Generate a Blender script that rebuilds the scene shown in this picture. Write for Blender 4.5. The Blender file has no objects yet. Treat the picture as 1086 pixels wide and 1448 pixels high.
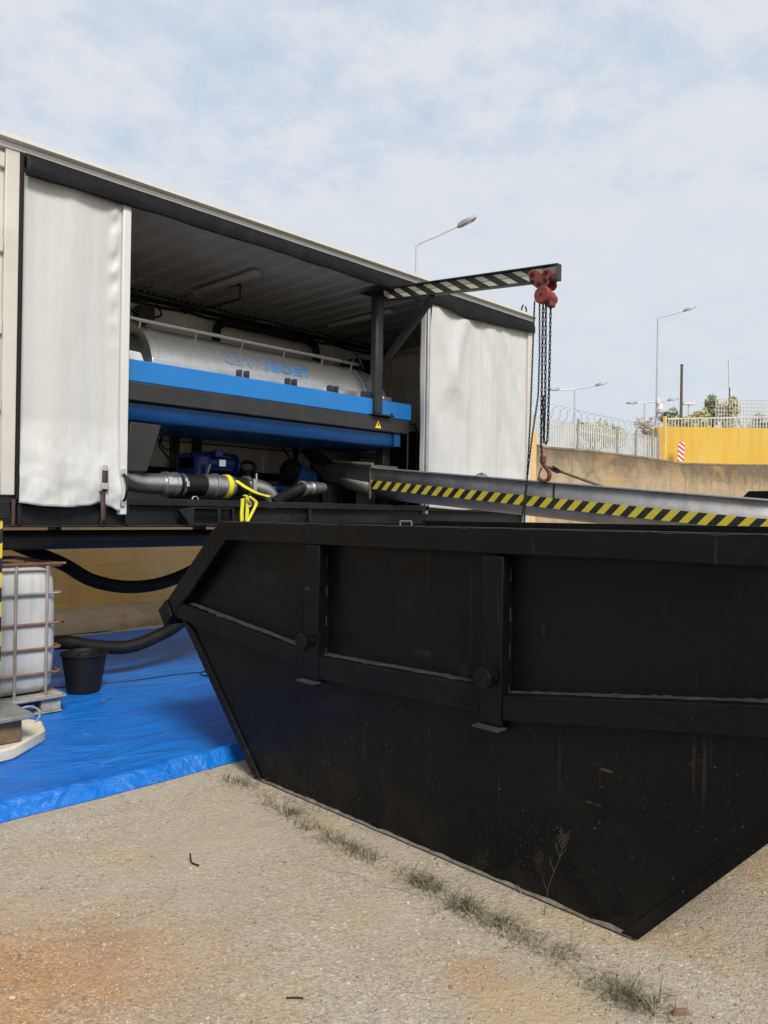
import bpy, bmesh, math, random
from mathutils import Vector, Matrix, noise as mnoise

# ---------------------------------------------------------------- camera, sky, sun, exposure
sc = bpy.context.scene
COL = sc.collection
random.seed(7)
R = math.radians

TH = R(44.6); RHO = R(0.9); PIT = 2.0/1088.0
F_ = Vector((math.cos(TH), math.sin(TH), 0)); R_ = Vector((math.sin(TH), -math.cos(TH), 0)); U_ = Vector((0, 0, 1))
fwd = (F_*math.cos(PIT) + U_*math.sin(PIT)); up0 = (U_*math.cos(PIT) - F_*math.sin(PIT))
right = R_*math.cos(RHO) + up0*math.sin(RHO); upv = up0*math.cos(RHO) - R_*math.sin(RHO)
cd = bpy.data.cameras.new('camera'); cam = bpy.data.objects.new('camera', cd); COL.objects.link(cam)
m = Matrix((right, upv, -fwd)).transposed().to_4x4(); m.translation = Vector((0, 0, 1.6))
cam.matrix_world = m
cd.sensor_fit = 'AUTO'; cd.sensor_width = 36; cd.lens = 36*1088/1448
cd.clip_start = 0.05; cd.clip_end = 2000
sc.camera = cam

SUN = Vector((-0.30, -0.72, 0.72)).normalized()
w = bpy.data.worlds.new('World'); sc.world = w; w.use_nodes = True
nt = w.node_tree; nt.nodes.clear()
def wn(t, **k):
    n = nt.nodes.new(t)
    for a, b in k.items(): setattr(n, a, b)
    return n
wo = wn('ShaderNodeOutputWorld'); bg = wn('ShaderNodeBackground'); bg.inputs[1].default_value = 0.1
sky = wn('ShaderNodeTexSky', sky_type='NISHITA', sun_disc=False)
sky.sun_elevation = math.asin(SUN.z); sky.sun_rotation = math.atan2(SUN.x, SUN.y)
tc = wn('ShaderNodeTexCoord'); sx = wn('ShaderNodeSeparateXYZ'); nt.links.new(tc.outputs['Generated'], sx.inputs[0])
def wmath(op, a, b=None, clamp=False):
    n = wn('ShaderNodeMath', operation=op); n.use_clamp = clamp
    for i, v in enumerate((a, b)):
        if v is None: continue
        if isinstance(v, (int, float)): n.inputs[i].default_value = v
        else: nt.links.new(v, n.inputs[i])
    return n.outputs[0]
zz = wmath('ADD', wmath('MAXIMUM', sx.outputs[2], 0.0), 0.22)
cx = wn('ShaderNodeCombineXYZ')
nt.links.new(wmath('DIVIDE', sx.outputs[0], zz), cx.inputs[0]); nt.links.new(wmath('DIVIDE', sx.outputs[1], zz), cx.inputs[1])
def wnoise(scale, detail, rough, dist=0.0):
    n = wn('ShaderNodeTexNoise'); n.inputs['Scale'].default_value = scale; n.inputs['Detail'].default_value = detail
    n.inputs['Roughness'].default_value = rough; n.inputs['Distortion'].default_value = dist
    nt.links.new(cx.outputs[0], n.inputs['Vector']); return n.outputs['Fac']
big = wnoise(1.3, 3, 0.5, 0.2); fine = wnoise(6.5, 8, 0.62, 0.1)
def wramp(fac, stops):
    n = wn('ShaderNodeValToRGB'); e = n.color_ramp.elements
    e[0].position, e[0].color = stops[0]; e[1].position, e[1].color = stops[1]
    for p, c in stops[2:]:
        q = e.new(p); q.color = c
    nt.links.new(fac, n.inputs[0]); return n.outputs[0]
g = lambda v: (v, v, v, 1)
mixf = wmath('ADD', wmath('MULTIPLY', big, 0.45), wmath('MULTIPLY', fine, 0.55))
hi = wmath('MULTIPLY', wmath('SUBTRACT', sx.outputs[2], 0.36), 0.70)      # thinner cloud towards the zenith
cover = wramp(wmath('SUBTRACT', mixf, hi), [(0.20, g(0.0)), (0.43, g(1.0))])
cloudcol = wramp(fine, [(0.30, (3.8, 4.3, 4.95, 1)), (0.68, (4.55, 4.76, 5.08, 1))])
lowcol = wramp(sx.outputs[2], [(0.0, (3.9, 4.5, 4.98, 1)), (0.34, (4.5, 4.72, 5.05, 1))])
def wmix(f, a, b, mode='MIX'):
    n = wn('ShaderNodeMixRGB', blend_type=mode)
    for i, v in zip((0, 1, 2), (f, a, b)):
        if isinstance(v, (int, float)): n.inputs[i].default_value = v
        elif isinstance(v, tuple): n.inputs[i].default_value = v
        else: nt.links.new(v, n.inputs[i])
    return n.outputs[0]
cc = wmix(0.55, cloudcol, lowcol)
skyb = wmix(0.86, sky.outputs[0], (3.15, 3.88, 4.95, 1))                     # thin veil over the blue gaps
nt.links.new(wmix(cover, skyb, cc), bg.inputs[0]); nt.links.new(bg.outputs[0], wo.inputs[0])

sl = bpy.data.lights.new('sun', 'SUN'); sl.energy = 2.2; sl.angle = R(18); sl.color = (1.0, 0.945, 0.86)
so = bpy.data.objects.new('sun', sl); COL.objects.link(so); so.rotation_euler = SUN.to_track_quat('Z', 'Y').to_euler(); so.location = (-10, -20, 30)
vs = sc.view_settings; vs.view_transform = 'Standard'; vs.look = 'None'; vs.exposure = 0.70; vs.gamma = 1; vs.use_curve_mapping = False

# ---------------------------------------------------------------- pixel -> world helpers (photo pixels 1086 x 1448, on a known plane)
O_ = Vector((0, 0, 1.6))
def ray(x, y):
    dx, dy = x-543, y-724
    a = dx*math.cos(RHO) + dy*math.sin(RHO); b = -dx*math.sin(RHO) + dy*math.cos(RHO)
    return F_ + R_*(a/1088) + U_*(-(b-2.0)/1088)
def PX(x, y, c): r = ray(x, y); return O_ + r*(c/r.x)
def PY(x, y, c): r = ray(x, y); return O_ + r*(c/r.y)
def PZ(x, y, c): r = ray(x, y); return O_ + r*((c-1.6)/r.z)
def PD(x, y, d): return O_ + ray(x, y)*d

# ---------------------------------------------------------------- materials
MATS = {}
class N:
    def __init__(s, name):
        s.m = bpy.data.materials.new(name); s.m.use_nodes = True; s.t = s.m.node_tree; s.t.nodes.clear()
        s.o = s.t.nodes.new('ShaderNodeOutputMaterial'); s.b = s.t.nodes.new('ShaderNodeBsdfPrincipled')
        s.t.links.new(s.b.outputs[0], s.o.inputs[0]); s.tc = s.t.nodes.new('ShaderNodeTexCoord'); s.co = s.tc.outputs['Object']
    def set(s, sock, v):
        if isinstance(v, (int, float)): sock.default_value = v
        elif isinstance(v, tuple): sock.default_value = v if len(v) == 4 or sock.type == 'VECTOR' else (*v, 1)
        else: s.t.links.new(v, sock)
    def inp(s, **k):
        for a, v in k.items(): s.set(s.b.inputs[a.replace('_', ' ')], v)
    def map(s, scale=(1, 1, 1), rot=(0, 0, 0), loc=(0, 0, 0)):
        n = s.t.nodes.new('ShaderNodeMapping'); n.inputs['Scale'].default_value = scale; n.inputs['Rotation'].default_value = rot; n.inputs['Location'].default_value = loc
        s.t.links.new(s.co, n.inputs[0]); return n.outputs[0]
    def noise(s, scale, detail=4, rough=.55, dist=0, vec=None, col=False):
        n = s.t.nodes.new('ShaderNodeTexNoise'); n.inputs['Scale'].default_value = scale; n.inputs['Detail'].default_value = detail
        n.inputs['Roughness'].default_value = rough; n.inputs['Distortion'].default_value = dist
        s.t.links.new(vec or s.co, n.inputs['Vector']); return n.outputs['Color' if col else 'Fac']
    def voro(s, scale, feature='F1', out='Distance', vec=None, rnd=1.0):
        n = s.t.nodes.new('ShaderNodeTexVoronoi'); n.feature = feature; n.inputs['Scale'].default_value = scale; n.inputs['Randomness'].default_value = rnd
        s.t.links.new(vec or s.co, n.inputs['Vector']); return n.outputs[out]
    def ramp(s, f, *stops):
        n = s.t.nodes.new('ShaderNodeValToRGB'); e = n.color_ramp.elements
        fix = lambda c: (c, c, c, 1) if isinstance(c, (int, float)) else (*c, 1)
        for i, (p, c) in enumerate(stops):
            q = e[i] if i < 2 else e.new(p)
            q.position = p; q.color = fix(c)
        s.t.links.new(f, n.inputs[0]); return n.outputs[0]
    def math(s, op, a, b=0.0, clamp=False):
        n = s.t.nodes.new('ShaderNodeMath'); n.operation = op; n.use_clamp = clamp
        s.set(n.inputs[0], a); s.set(n.inputs[1], b); return n.outputs[0]
    def mix(s, f, a, b, mode='MIX'):
        n = s.t.nodes.new('ShaderNodeMixRGB'); n.blend_type = mode
        s.set(n.inputs[0], f); s.set(n.inputs[1], a); s.set(n.inputs[2], b); return n.outputs[0]
    def sep(s, v=None):
        n = s.t.nodes.new('ShaderNodeSeparateXYZ'); s.t.links.new(v or s.co, n.inputs[0]); return n.outputs
    def bump(s, h, strength=.3, dist=.01, normal=None):
        n = s.t.nodes.new('ShaderNodeBump'); n.inputs['Strength'].default_value = strength; n.inputs['Distance'].default_value = dist
        s.set(n.inputs['Height'], h)
        if normal is not None: s.t.links.new(normal, n.inputs['Normal'])
        return n.outputs[0]
    def normal(s, v): s.t.links.new(v, s.b.inputs['Normal'])

def mat(name, base, rough=.5, metal=0.0, var=.18, vs=3.0, bump=0.0, bs=60, dirt=None, dirt_amt=.5, dscale=2.0, streak=0.0, spec=.5, speck=None):
    """painted / plain surface: uneven tone, roughness break-up, optional dirt patches, vertical streaks and specks"""
    if name in MATS: return MATS[name]
    n = N(name); n.inp(Metallic=metal, Specular_IOR_Level=spec)
    f = n.noise(vs, 6, .6)
    lo = tuple(c*(1-var) for c in base); hi = tuple(min(1, c*(1+var)) for c in base)
    c = n.ramp(f, (.3, lo), (.7, hi))
    if streak:
        st = n.noise(6, 4, .6, vec=n.map((1, 1, .06)))
        c = n.mix(n.math('MULTIPLY', n.ramp(st, (.5, 0), (.75, 1)), streak), c, dirt or (.3, .25, .2))
    if dirt:
        d = n.ramp(n.noise(dscale, 8, .68, .4), (.5, 0), (.78, 1))
        c = n.mix(n.math('MULTIPLY', d, dirt_amt), c, dirt)
    if speck:
        v = n.ramp(n.voro(28), (.04, 1), (.10, 0)); k = n.ramp(n.noise(9, 2), (.52, 0), (.6, 1))
        c = n.mix(n.math('MULTIPLY', n.math('MULTIPLY', v, k), .6), c, speck)
    n.inp(Base_Color=c)
    n.inp(Roughness=n.ramp(n.noise(vs*4, 5, .6), (.25, max(0, rough-.1)), (.75, min(1, rough+.12))))
    if bump: n.normal(n.bump(n.noise(bs, 5, .6), bump, .01))
    MATS[name] = n.m; return n.m

def stripes(name, ca, cb, pitch, ax, duty=.5, scuff=.25, line=None, rough=.5):
    """diagonal warning stripes: ax = weights of object x, y, z"""
    n = N(name); s = n.sep(); v = None
    for i in range(3):
        if ax[i]:
            q = n.math('MULTIPLY', s[i], ax[i]/pitch); v = q if v is None else n.math('ADD', v, q)
    v = n.math('ADD', v, 100.0); fr = n.math('FRACT', v)
    k = n.math('LESS_THAN', fr, duty); c = n.mix(k, cb, ca)
    if line is not None:
        c = n.mix(n.math('LESS_THAN', n.math('ABSOLUTE', n.math('SUBTRACT', n.math('ADD', s[2], n.math('MULTIPLY', s[1], line[1])), line[0])), .0035), c, cb)
    d = n.ramp(n.noise(14, 7, .7), (.5, 0), (.8, 1)); c = n.mix(n.math('MULTIPLY', d, scuff), c, (.12, .10, .08))
    n.inp(Base_Color=c, Roughness=rough); return n.m

# black skip paint: dust on the lower part, splashes, scratches
def skip_paint():
    n = N('skip_black_paint'); s = n.sep()
    base = n.ramp(n.noise(1.7, 6, .6), (.3, (.0022, .0025, .0032)), (.75, (.0050, .0051, .0055)))
    dust = n.ramp(n.noise(3.0, 9, .7, .6), (.45, 0), (.85, 1))
    low = n.ramp(s[2], (.0, 1.0), (.42, 0.0))
    c = n.mix(n.math('MULTIPLY', n.math('MULTIPLY', dust, low), .42), base, (.06, .05, .038))
    spl = n.ramp(n.voro(24), (.05, 1), (.12, 0)); km = n.ramp(n.noise(3.5, 5, .65), (.46, 0), (.62, 1))
    klow = n.ramp(s[2], (.25, 1.0), (1.0, .18))
    c = n.mix(n.math('MULTIPLY', n.math('MULTIPLY', n.math('MULTIPLY', spl, km), klow), .7), c, (.16, .145, .125))
    spl2 = n.ramp(n.voro(60), (.07, 1), (.16, 0)); km2 = n.ramp(n.noise(3.1, 4, .6, vec=n.map(loc=(3, 5, 1))), (.5, 0), (.62, 1))
    c = n.mix(n.math('MULTIPLY', n.math('MULTIPLY', n.math('MULTIPLY', spl2, km2), klow), .8), c, (.15, .135, .115))
    scr = n.ramp(n.noise(46, 3, .5, vec=n.map((1, 1, .022))), (.66, 0), (.72, 1)); kk = n.ramp(n.noise(2.2, 3), (.46, 0), (.60, 1))
    c = n.mix(n.math('MULTIPLY', n.math('MULTIPLY', scr, kk), .14), c, (.10, .085, .07))
    rust = n.ramp(n.noise(7, 8, .72, .8), (.66, 0), (.74, 1))
    c = n.mix(n.math('MULTIPLY', rust, .4), c, (.05, .028, .016))
    cl = n.ramp(n.noise(2.4, 7, .7, .9, vec=n.map(loc=(6, 3, 2))), (.56, 0), (.72, 1)); c = n.mix(n.math('MULTIPLY', cl, .3), c, (.020, .019, .0185))
    hs_ = n.ramp(n.noise(11, 4, .55, .5, vec=n.map((1, .14, 1.3), (.35, 0, 0))), (.69, 0), (.73, 1)); c = n.mix(n.math('MULTIPLY', n.math('MULTIPLY', hs_, n.ramp(n.noise(1.9, 3, vec=n.map(loc=(1, 8, 3))), (.52, 0), (.6, 1))), .5), c, (.10, .085, .065))
    wob = n.noise(26, 6, .7)
    for my, mz, ry, rz, k in [(-1.08, 0.612, 0.03, 0.006, 0.55), (-1.025, 0.467, 0.05, 0.008, 0.4), (-0.997, 0.645, 0.02, 0.003, 0.3), (-0.774, 0.164, 0.03, 0.06, 0.14), (-0.757, 1.123, 0.01, 0.04, 0.12), (-0.343, 0.881, 0.05, 0.03, 0.14), (-0.081, 0.925, 0.07, 0.02, 0.14), (-1.436, 0.482, 0.012, 0.004, 0.25), (-1.359, 0.472, 0.01, 0.004, 0.25), (0.276, 0.421, 0.0035, 0.12, 0.3), (-0.571, 0.391, 0.0035, 0.1, 0.22)]:   # scuffs and mud smears
        q = n.math('ADD', n.math('POWER', n.math('MULTIPLY', n.math('SUBTRACT', s[1], my), 1/ry), 2.0), n.math('POWER', n.math('MULTIPLY', n.math('SUBTRACT', s[2], mz), 1/rz), 2.0))
        q = n.math('ADD', q, n.math('MULTIPLY', n.math('SUBTRACT', wob, .5), 5.5))
        c = n.mix(n.math('MULTIPLY', n.ramp(q, (.1, 1), (.95, 0)), k), c, (.085, .068, .046))
    n.inp(Base_Color=c, Specular_IOR_Level=.15)
    n.inp(Roughness=n.ramp(n.noise(5, 6, .65), (.3, .30), (.75, .58)))
    b1 = n.bump(n.noise(2.1, 2, .4), .22, .03); n.normal(n.bump(n.noise(160, 3, .6), .06, .004, b1))
    return n.m
M_SKIP = skip_paint()
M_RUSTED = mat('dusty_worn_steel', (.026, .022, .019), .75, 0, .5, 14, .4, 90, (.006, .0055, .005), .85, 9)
M_WORN = mat('scraped_bare_edge', (.17, .15, .125), .7, .2, .4, 20, .4, 80, (.05, .042, .035), .8, 6)
M_CREAM = mat('cream_container_paint', (.58, .555, .50), .45, 0, .06, 2, .03, 40, (.36, .30, .22), .35, 3, .10)
M_ROOFEDGE = mat('cream_roof_rail', (.52, .49, .43), .5, 0, .08, 3, .03, 40, (.25, .22, .18), .45, 3)
def curtain_mat():
    n = N('white_curtain_tarpaulin')
    c = n.ramp(n.noise(1.3, 5, .6, vec=n.map((1, 1, .25))), (.3, (.545, .54, .515)), (.72, (.585, .58, .565)))
    st = n.ramp(n.noise(5, 6, .65, .3, vec=n.map((1, 1, .07))), (.5, 0), (.8, 1)); c = n.mix(n.math('MULTIPLY', st, .4), c, (.43, .395, .33))
    d = n.ramp(n.noise(1.6, 8, .7), (.52, 0), (.85, 1)); c = n.mix(n.math('MULTIPLY', d, .28), c, (.40, .36, .28))
    sp = n.math('MULTIPLY', n.ramp(n.voro(9), (.02, 1), (.035, 0)), n.ramp(n.noise(4, 2), (.55, 0), (.6, 1)))
    c = n.mix(n.math('MULTIPLY', sp, .7), c, (.16, .13, .10))
    n.inp(Base_Color=c, Roughness=.48, Specular_IOR_Level=.4)
    n.normal(n.bump(n.noise(9, 5, .55), .08, .015)); return n.m
M_CURT = curtain_mat()
M_VAL = mat('black_valance_vinyl', (.007, .007, .0075), .60, 0, .3, 4, .15, 30, (.035, .033, .03), .4, 3, 0, .2)
M_BLACK = mat('black_chassis_paint', (.008, .008, .0085), .5, 0, .35, 5, .08, 60, (.05, .042, .034), .4, 3, 0, .35)
M_DARK = mat('charcoal_frame_paint', (.022, .021, .0205), .5, 0, .2, 5, .06, 60, (.075, .066, .055), .3, 3)
M_RUBBER = mat('black_rubber', (.007, .007, .007), .62, 0, .3, 8, .1, 60, (.03, .027, .024), .25, 4, 0, .3)
M_BLUE = mat('bright_blue_machine_paint', (.010, .175, .50), .45, 0, .06, 3, .02, 40, (.05, .10, .18), .12, 4)
M_BLUED = mat('deep_blue_tray_paint', (.004, .058, .20), .30, 0, .08, 3, .02, 40)
M_PUMP = mat('navy_pump_paint', (.010, .030, .19), .32, 0, .2, 6, .05, 30)
def steel(name, base, rough, aniso=(1, 30, 30), dirt=.25):
    n = N(name); f = n.noise(8, 6, .65, vec=n.map(aniso))
    c = n.ramp(f, (.25, tuple(x*.72 for x in base)), (.75, base))
    d = n.ramp(n.noise(2.2, 7, .65), (.45, 0), (.8, 1)); c = n.mix(n.math('MULTIPLY', d, dirt), c, (.24, .21, .17))
    n.inp(Base_Color=c, Metallic=.9, Roughness=n.ramp(f, (.2, rough-.06), (.8, rough+.14)))
    n.normal(n.bump(f, .06, .004)); return n.m
M_STEEL = steel('brushed_stainless_drum', (.74, .73, .71), .33, (24, 1.0, 1.0), .16)
M_PIPE = steel('dull_stainless_pipe', (.58, .56, .53), .34, (6, 6, 6))
M_CLAMP = steel('bright_zinc_clamp', (.86, .86, .85), .20, (3, 30, 30), .1)
M_CHUTE = mat('weathered_grey_chute_steel', (.38, .37, .355), .50, .45, .25, 4, .1, 50, (.11, .085, .06), .5, 3, .25)
M_HOP = mat('dark_stained_hopper_steel', (.10, .092, .085), .48, .3, .3, 4, .1, 50, (.05, .04, .03), .6, 3)
M_GALV = mat('galvanised_grey', (.42, .43, .43), .5, .5, .15, 6)
M_LAMP = mat('pale_grey_lamp_paint', (.50, .52, .54), .45, .2, .05, 4)
M_RED = mat('red_hoist_paint', (.22, .032, .024), .5, 0, .25, 8, .08, 60, (.16, .06, .04), .5, 6)
M_CHAIN = mat('dark_steel_chain', (.045, .042, .038), .5, .6, .4, 20, 0, 1, (.12, .07, .04), .4, 10)
M_RUSTHOOK = mat('rusty_red_hook', (.13, .042, .027), .65, .1, .4, 12)
M_YSTRAP = mat('yellow_strap_webbing', (.72, .66, .02), .6, 0, .1, 12, .2, 120)
M_WOOD = mat('weathered_timber', (.17, .105, .06), .75, 0, .45, 9, .4, 40, (.05, .03, .02), .6, 5)
M_PAD = mat('cream_plastic_pad', (.70, .64, .50), .5, 0, .12, 4, .1, 30, (.50, .30, .12), .6, 4)
M_PLATE = mat('grey_steel_foot', (.30, .30, .29), .45, .5, .2, 8, .1, 40, (.14, .11, .08), .4, 6)
M_IBC = None
M_CAGE = mat('galvanised_rusty_cage', (.36, .33, .30), .5, .5, .25, 5, .05, 50, (.22, .095, .045), .95, 3.2)
M_CAGER = mat('rusty_cage_bar', (.25, .13, .08), .6, .3, .35, 9, .1, 50, (.35, .30, .26), .6, 5)
M_PALLET = mat('dirty_pallet', (.36, .34, .30), .7, .1, .35, 9, .2, 40, (.06, .05, .045), .8, 6)
M_INWALL = mat('beige_interior_panel', (.72, .66, .55), .55, 0, .06, 2, .03, 30, (.30, .25, .20), .3, 2, .12)
M_CEIL = mat('grey_ceiling_sheet', (.27, .26, .25), .5, 0, .12, 2, .03, 30, (.16, .15, .13), .5, 2.2)
M_TEXT = mat('blue_letter_film', (.04, .24, .60), .5, 0, .1, 5)
M_TEXTL = mat('pale_blue_letter_film', (.16, .25, .46), .5, 0, .1, 5)
M_WHITE = mat('white_plastic', (.62, .61, .58), .45, 0, .05, 5)
M_YPOST = mat('yellow_post_paint', (.72, .52, .14), .55, 0, .12, 5)
M_BROWNPOLE = mat('brown_timber_pole', (.12, .085, .065), .8, 0, .3, 5)
M_STRAPB = mat('maroon_strap', (.065, .035, .032), .6, 0, .3, 9, .1, 90)
M_HOLE = mat('dark_bolt', (.02, .012, .012), .6, .3)

def tarp_mat():
    n = N('blue_tarpaulin')
    c = n.ramp(n.noise(1.1, 6, .6), (.3, (.003, .130, .52)), (.72, (.008, .180, .62)))
    d = n.ramp(n.noise(1.3, 7, .68, .6), (.5, 0), (.8, 1)); c = n.mix(n.math('MULTIPLY', d, .25), c, (.07, .12, .24))
    cr = n.ramp(n.voro(1.6, 'DISTANCE_TO_EDGE', vec=n.map((1, 2.2, 1), (0, 0, .4))), (.0, 1), (.012, 0)); kc = n.ramp(n.noise(1.8, 4), (.5, 0), (.62, 1))
    c = n.mix(n.math('MULTIPLY', n.math('MULTIPLY', cr, kc), .35), c, (.25, .42, .75))
    n.inp(Base_Color=c, Roughness=n.ramp(n.noise(6, 5), (.3, .34), (.7, .52)), Specular_IOR_Level=.45)
    wr = n.noise(1.5, 6, .55, 1.8, vec=n.map((1, 2.2, 1), (0, 0, .35))); b = n.bump(wr, .7, .09); fo = n.voro(1.15, 'DISTANCE_TO_EDGE', vec=n.map((1, 1.7, 1), (0, 0, .5), (.3, .2, 0))); b = n.bump(n.ramp(fo, (.0, 1), (.03, 0)), .45, .010, b)
    w2 = n.noise(9, 4, .55, 1.2); n.normal(n.bump(w2, .15, .010, b)); return n.m
M_TARP = tarp_mat()

def ground_mat():
    n = N('worn_gravelly_concrete')
    big = n.noise(.55, 5, .6, .3); mid = n.noise(3.2, 7, .62)
    c = n.ramp(big, (.32, (.430, .352, .255)), (.68, (.470, .402, .308)))
    c = n.mix(n.math('MULTIPLY', n.ramp(mid, (.42, 0), (.75, 1)), .55), c, (.50, .435, .345))
    c = n.mix(n.math('MULTIPLY', n.ramp(n.noise(2.1, 6, .66, .5, vec=n.map(loc=(7, 2, 0))), (.50, 0), (.72, 1)), .5), c, (.325, .262, .195))
    # pale sandy dirt patches
    c = n.mix(n.math('MULTIPLY', n.ramp(n.noise(1.25, 6, .62, .6, vec=n.map(loc=(1.7, 4.1, 0))), (.50, 0), (.64, 1)), .62), c, (.49, .365, .215))
    # exposed aggregate: every pebble its own tone
    v = n.t.nodes.new('ShaderNodeTexVoronoi'); v.inputs['Scale'].default_value = 95; n.t.links.new(n.co, v.inputs['Vector'])
    tone = n.ramp(n.sep(v.outputs['Color'])[0], (.0, .74), (.45, .98), (.85, 1.04), (.96, 1.2), (1.0, 1.45))
    agg = n.ramp(n.noise(1.6, 5, .6, vec=n.map(loc=(3, 9, 0))), (.36, .35), (.62, 1))
    c = n.mix(agg, c, n.mix(1.0, c, tone, 'MULTIPLY'))
    v2 = n.t.nodes.new('ShaderNodeTexVoronoi'); v2.inputs['Scale'].default_value = 38; n.t.links.new(n.co, v2.inputs['Vector'])
    tone2 = n.ramp(n.sep(v2.outputs['Color'])[1], (.0, .86), (.3, 1.0), (.92, 1.02), (.98, 1.4))
    edge2 = n.ramp(v2.outputs['Distance'], (.28, 1), (.5, 0))
    c = n.mix(n.math('MULTIPLY', edge2, .6), c, n.mix(1.0, c, tone2, 'MULTIPLY'))
    grit = n.ramp(n.noise(230, 3, .7), (.33, .62), (.67, 1.32)); c = n.mix(.8, c, n.mix(1.0, c, grit, 'MULTIPLY'))
    # rust-coloured stain
    s = n.sep(); dx = n.math('SUBTRACT', s[0], 1.05); dy = n.math('SUBTRACT', s[1], 2.72)
    a = n.math('ADD', n.math('MULTIPLY', dx, .72), n.math('MULTIPLY', dy, .70)); b = n.math('SUBTRACT', n.math('MULTIPLY', dy, .70), n.math('MULTIPLY', dx, .72))
    rr = n.math('SQRT', n.math('ADD', n.math('MULTIPLY', a, n.math('MULTIPLY', a, 2.6)), n.math('MULTIPLY', b, n.math('MULTIPLY', b, 1.0))))
    rr = n.math('ADD', rr, n.math('MULTIPLY', n.math('SUBTRACT', n.noise(3.5, 8, .68), .5), 1.3))
    stn = n.ramp(rr, (.10, 1), (.95, 0)); c = n.mix(n.math('MULTIPLY', stn, .8), c, n.mix(1.0, c, (1.02, .62, .33), 'MULTIPLY'))
    s2 = n.math('SQRT', n.math('ADD', n.math('POWER', n.math('SUBTRACT', s[0], 2.13), 2.0), n.math('POWER', n.math('SUBTRACT', s[1], 1.60), 2.0)))
    s2 = n.math('ADD', s2, n.math('MULTIPLY', n.math('SUBTRACT', n.noise(8, 8, .7, vec=n.map(loc=(2, 2, 0))), .5), .5))
    c = n.mix(n.math('MULTIPLY', n.ramp(s2, (.0, 1), (.16, 0)), .6), c, n.mix(1.0, c, (.95, .55, .25), 'MULTIPLY'))
    s3 = n.math('SQRT', n.math('ADD', n.math('POWER', n.math('SUBTRACT', s[0], 2.08), 2.0), n.math('POWER', n.math('SUBTRACT', s[1], 1.36), 2.0)))
    s3 = n.math('ADD', s3, n.math('MULTIPLY', n.math('SUBTRACT', n.noise(4, 7, .65, vec=n.map(loc=(6, 2, 0))), .5), .7))
    c = n.mix(n.math('MULTIPLY', n.ramp(s3, (.12, 1), (.34, 0)), .7), c, (.47, .335, .19))
    s4 = n.math('SQRT', n.math('ADD', n.math('POWER', n.math('SUBTRACT', s[0], 2.25), 2.0), n.math('POWER', n.math('SUBTRACT', s[1], 3.3), 2.0)))
    s4 = n.math('ADD', s4, n.math('MULTIPLY', n.math('SUBTRACT', n.noise(3, 7, .65, vec=n.map(loc=(2, 7, 0))), .5), .9))
    c = n.mix(n.math('MULTIPLY', n.ramp(s4, (.15, 1), (.55, 0)), .55), c, (.455, .375, .275))
    # hair cracks
    wv = n.t.nodes.new('ShaderNodeVectorMath'); wv.operation = 'ADD'; n.t.links.new(n.co, wv.inputs[0])
    nv = n.t.nodes.new('ShaderNodeVectorMath'); nv.operation = 'SCALE'; nv.inputs['Scale'].default_value = .22
    n.t.links.new(n.noise(3.5, 6, .6, col=True), nv.inputs[0]); n.t.links.new(nv.outputs[0], wv.inputs[1])
    ck = n.voro(.95, 'DISTANCE_TO_EDGE', vec=wv.outputs[0]); crk = n.ramp(ck, (.0, 1), (.009, 0))
    km = n.ramp(n.noise(1.1, 4, .6, vec=n.map(loc=(5, 1, 0))), (.47, 0), (.58, 1)); crk = n.math('MULTIPLY', crk, km)
    c = n.mix(n.math('MULTIPLY', crk, .42), c, (.14, .11, .085))
    n.inp(Base_Color=c, Roughness=.92, Specular_IOR_Level=.2)
    h = n.math('ADD', n.math('MULTIPLY', n.ramp(v.outputs['Distance'], (.0, 1), (.65, 0)), .5), n.math('MULTIPLY', n.noise(230, 4, .7), .7))
    h = n.math('SUBTRACT', h, n.math('MULTIPLY', crk, .8))
    b1 = n.bump(n.noise(6, 6, .62), .5, .02); b2 = n.bump(edge2, .3, .006, b1); n.normal(n.bump(h, .7, .006, b2)); return n.m
M_GROUND = ground_mat()

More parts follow.
